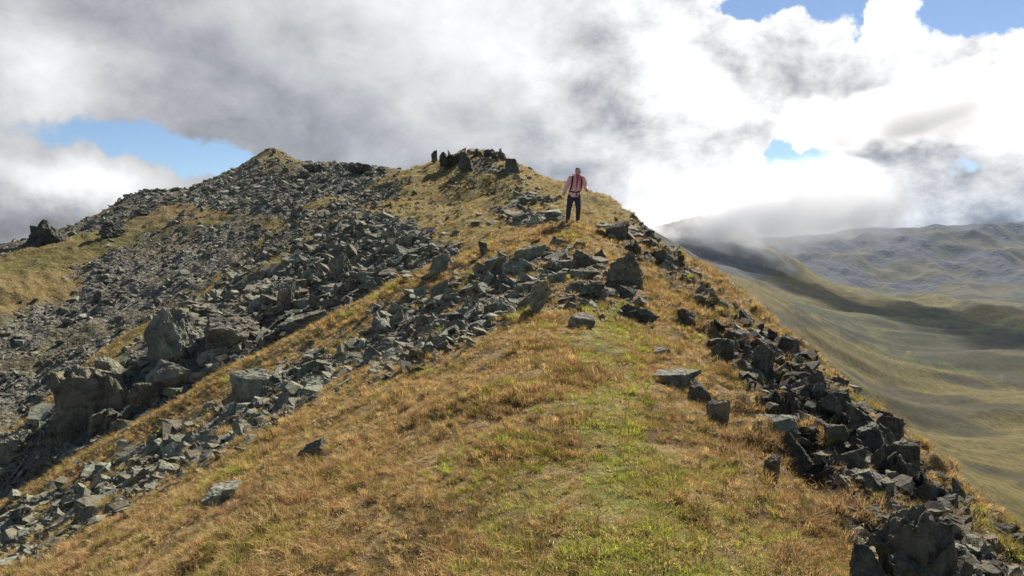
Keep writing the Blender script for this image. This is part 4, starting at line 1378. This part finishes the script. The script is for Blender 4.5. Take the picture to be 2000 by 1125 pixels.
def build_grass():
    rg = np.random.default_rng(4)
    protos = [tuft_mesh(rg, 34, 0.06, 0.042, 1.1, 0.0045), tuft_mesh(rg, 34, 0.055, 0.055, 1.0, 0.0042), tuft_mesh(rg, 44, 0.06, 0.08, 0.8, 0.0042),
              tuft_mesh(rg, 48, 0.05, 0.10, 1.0, 0.0042), tuft_mesh(rg, 30, 0.075, 0.032, 1.5, 0.005), tuft_mesh(rg, 5, 0.04, 0.15, 0.35, 0.0022, True)]
    rng, x, y, z, r = scatter(190000, RIDGE, -44, 46, 1.7, 75, 0.62, 601)
    rock, green, heath_or_shade = ridge_cover(x, y, z)
    px, py = pixel_of(x, y, z)
    n = len(x)
    xe = np.interp(y, EDGE[:, 0], EDGE[:, 1])
    bare = sstep(0.22, 0.42, fbm(x / 0.45, y / 0.45, 3, 137)) * 0.75
    ok = (rng.uniform(0, 1, n) > np.clip(np.maximum(rock * 1.15, bare), 0, 0.97)) & (x < xe + 2.5)
    for hx, hy, hr in HERO_FOOT:
        ok &= ((x - hx) ** 2 + (y - hy) ** 2 > (hr * 0.72) ** 2)
    x, y, z, r, rock, green, heath_or_shade, px, py = (a[ok] for a in (x, y, z, r, rock, green, heath_or_shade, px, py))
    n = len(x)
    assert n
    C = np.array([(.56, .41, .20), (.43, .295, .135), (.39, .225, .12), (.28, .24, .07), (.38, .44, .07), (.09, .07, .03)])
    g = rng.uniform(0, 1, n)
    pg = 0.92 * green * sstep(30, 20, r)
    w = rng.uniform(0, 1, n) + 0.6 * fbm(x / 0.5, y / 0.5, 2, 131)
    kind = np.where(g < pg, np.where(w > 0.45, 4, 3), np.where(w > 0.58, 0, np.where(w > 0.22, 1, np.where(w > 0.05, 2, 3))))
    dk = rng.uniform(0, 1, n) < 0.16 + 0.25 * heath_or_shade * (1 - green)
    kind = np.where(dk & (g >= pg), np.where(rng.uniform(0, 1, n) < .5, 5, 3), kind)
    col = C[kind] * rng.uniform(.75, 1.2, n)[:, None]
    far = (r > 20 + 6 * rng.uniform(0, 1, n)) & (rng.uniform(0, 1, n) < 0.55)
    col = np.where(far[:, None], np.array([.25, .195, .085]) * rng.uniform(.7, 1.2, n)[:, None], col)
    lush = fbm(x / 1.3, y / 1.3, 3, 133)
    pr = np.where(green > 0.45, rng.choice([0, 4, 1], n), np.where(lush > 0.05, rng.choice([2, 3, 1], n), rng.choice([1, 0, 2], n)))
    st = rng.uniform(0, 1, n) < 0.16
    pr = np.where(st, 5, pr)
    col = np.where(st[:, None], np.array([.55, .43, .23]) * rng.uniform(.8, 1.15, n)[:, None], col)
    s = (0.62 + 0.75 * np.clip(lush + 0.15, 0, 1)) * rng.uniform(.7, 1.25, n) * (0.78 + r / 26)
    dx, dy = normals(RIDGE, x, y, 0.15)
    e = np.stack([np.arctan(dy) * 0.6 + rng.normal(0, .12, n), -np.arctan(dx) * 0.6 + rng.normal(0, .12, n), rng.uniform(0, 6.28, n)], 1)
    S = s[:, None] * np.stack([np.ones(n), np.ones(n), rng.uniform(.7, 1.2, n)], 1)
    T = np.ones((n, 4)); T[:, :3] = col
    # shaggy tussocks overhanging the dark rocks and standing by the path
    P = np.stack([x, y, z], 1)
    for (tx, ty, rad, cnt, sc) in ((1640, 990, 46, 34, 1.7), (1690, 1005, 34, 24, 1.6), (1590, 1030, 40, 26, 1.5), (1450, 872, 50, 34, 1.5), (1510, 868, 30, 18, 1.4), (1160, 738, 36, 30, 1.7), (1350, 640, 26, 18, 1.5),
                                   (1560, 1090, 40, 22, 1.5), (1640, 1090, 36, 22, 1.6), (1240, 600, 46, 20, 1.2), (1010, 575, 40, 20, 1.4), (960, 600, 40, 20, 1.3), (1600, 690, 24, 10, 1.6), (1120, 445, 20, 12, 1.5)):
        qx = tx + rng.normal(0, rad * .5, cnt); qy = ty + rng.normal(0, rad * .28, cnt)
        ax, ay, az, ad = hit(qx, qy)
        k = ad < 30
        m = int(k.sum())
        P = np.vstack([P, np.stack([ax, ay, az], 1)[k]])
        e = np.vstack([e, np.stack([rng.normal(-.1, .2, m), rng.normal(0, .2, m), rng.uniform(0, 6.28, m)], 1)])
        s_ = 0.72 * sc * rng.uniform(.6, 1.15, m)
        S = np.vstack([S, s_[:, None] * np.ones((1, 3))])
        pr = np.r_[pr, rng.choice([2, 3, 3, 5], m)]
        t_ = np.ones((m, 4)); t_[:, :3] = np.array([.42, .29, .155]) * rng.uniform(.6, 1.2, m)[:, None]
        T = np.vstack([T, t_])
    print('grass tufts', n)
    instancer('grass', P, e, S, pr, T, protos, M_GRASS, 'short dry straw and green grass covering the ridge', 'grass')


build_grass()

# ------------------------------------------------------------------ low cloud on the mountain and the haze of the valley
def build_cloud(name, px0, px1, py0, py1, d, depth, dens, label, seed):
    pxc, pyc = (px0 + px1) / 2, (py0 + py1) / 2
    rx, ry, rz = ray_of(pxc, pyc)
    c = Vector((float(rx * d), float(ry * d), float(EYE + rz * d)))
    w = (px1 - px0) / F * d / 2; h = (py1 - py0) / F * d / 2
    D, Fc = ico(3)
    o = obj_of(name, mesh_np(name, D, Fc, True))
    o.location = c
    o.scale = (w, depth / 2, h)
    o.rotation_euler = (0, 0, -math.atan2(c.x, c.y))
    m, N, out = new_mat(name + '_vapour')
    P = N.n('ShaderNodeTexCoord').outputs['Object']
    W = N.n('ShaderNodeNewGeometry').outputs['Position']
    r = N.v('LENGTH', P)
    n = N.noise(N.v('ADD', N.v('MULTIPLY', W, (1, 1, 1.3)), (seed * 313.0, 0, 0)), 0.0062, 5, 0.62)
    f = N.m('ADD', N.m('SUBTRACT', 1.0, r), N.m('MULTIPLY', N.m('SUBTRACT', n, 0.5), 2.3))
    dn = N.m('MULTIPLY', N.m('MULTIPLY', N.ramp(f, 0.22, 0.75), N.ramp(r, 1.0, 0.86)), dens)
    v = N.n('ShaderNodeVolumePrincipled')
    v.inputs['Color'].default_value = (0.98, 0.985, 1.0, 1)
    v.inputs['Anisotropy'].default_value = 0.35
    N.put(v.inputs['Density'], dn)
    N.put(out.inputs['Volume'], v.outputs[0])
    o.data.materials.append(m)
    tag(o, label, 'cloud', None, 'stuff')
    return o


build_cloud('cloud', 1540, 2120, 150, 285, 1650, 700, 0.02, 'grey-based cumulus cloud casting its shadow on the valley', 2)
build_cloud('cloud', 1190, 1780, 296, 524, 1350, 420, 0.02, 'white low cloud resting on the mountain shoulder', 1)


def build_haze():
    zs = [S.Z.min() for S in (RIDGE, SLOPE, VALLEY, MOUNT)]
    z0 = float(min(zs)) - 1.0; z1 = 262.0
    x0, x1, y0, y1 = -420.0, 5000.0, -40.0, 5300.0
    V = [(x, y, z) for z in (z0, z1) for y in (y0, y1) for x in (x0, x1)]
    o = obj_of('haze', mesh_np('haze', V, [(0, 2, 3, 1), (4, 5, 7, 6), (0, 1, 5, 4), (2, 6, 7, 3), (0, 4, 6, 2), (1, 3, 7, 5)]))
    m, N, out = new_mat('air_haze')
    v = N.n('ShaderNodeVolumePrincipled')
    v.inputs['Color'].default_value = (0.48, 0.68, 1.0, 1)
    v.inputs['Density'].default_value = 0.00003
    v.inputs['Anisotropy'].default_value = 0.2
    N.put(out.inputs['Volume'], v.outputs[0])
    o.data.materials.append(m)
    tag(o, 'thin bluish haze filling the valley air', 'haze', None, 'stuff')


build_haze()
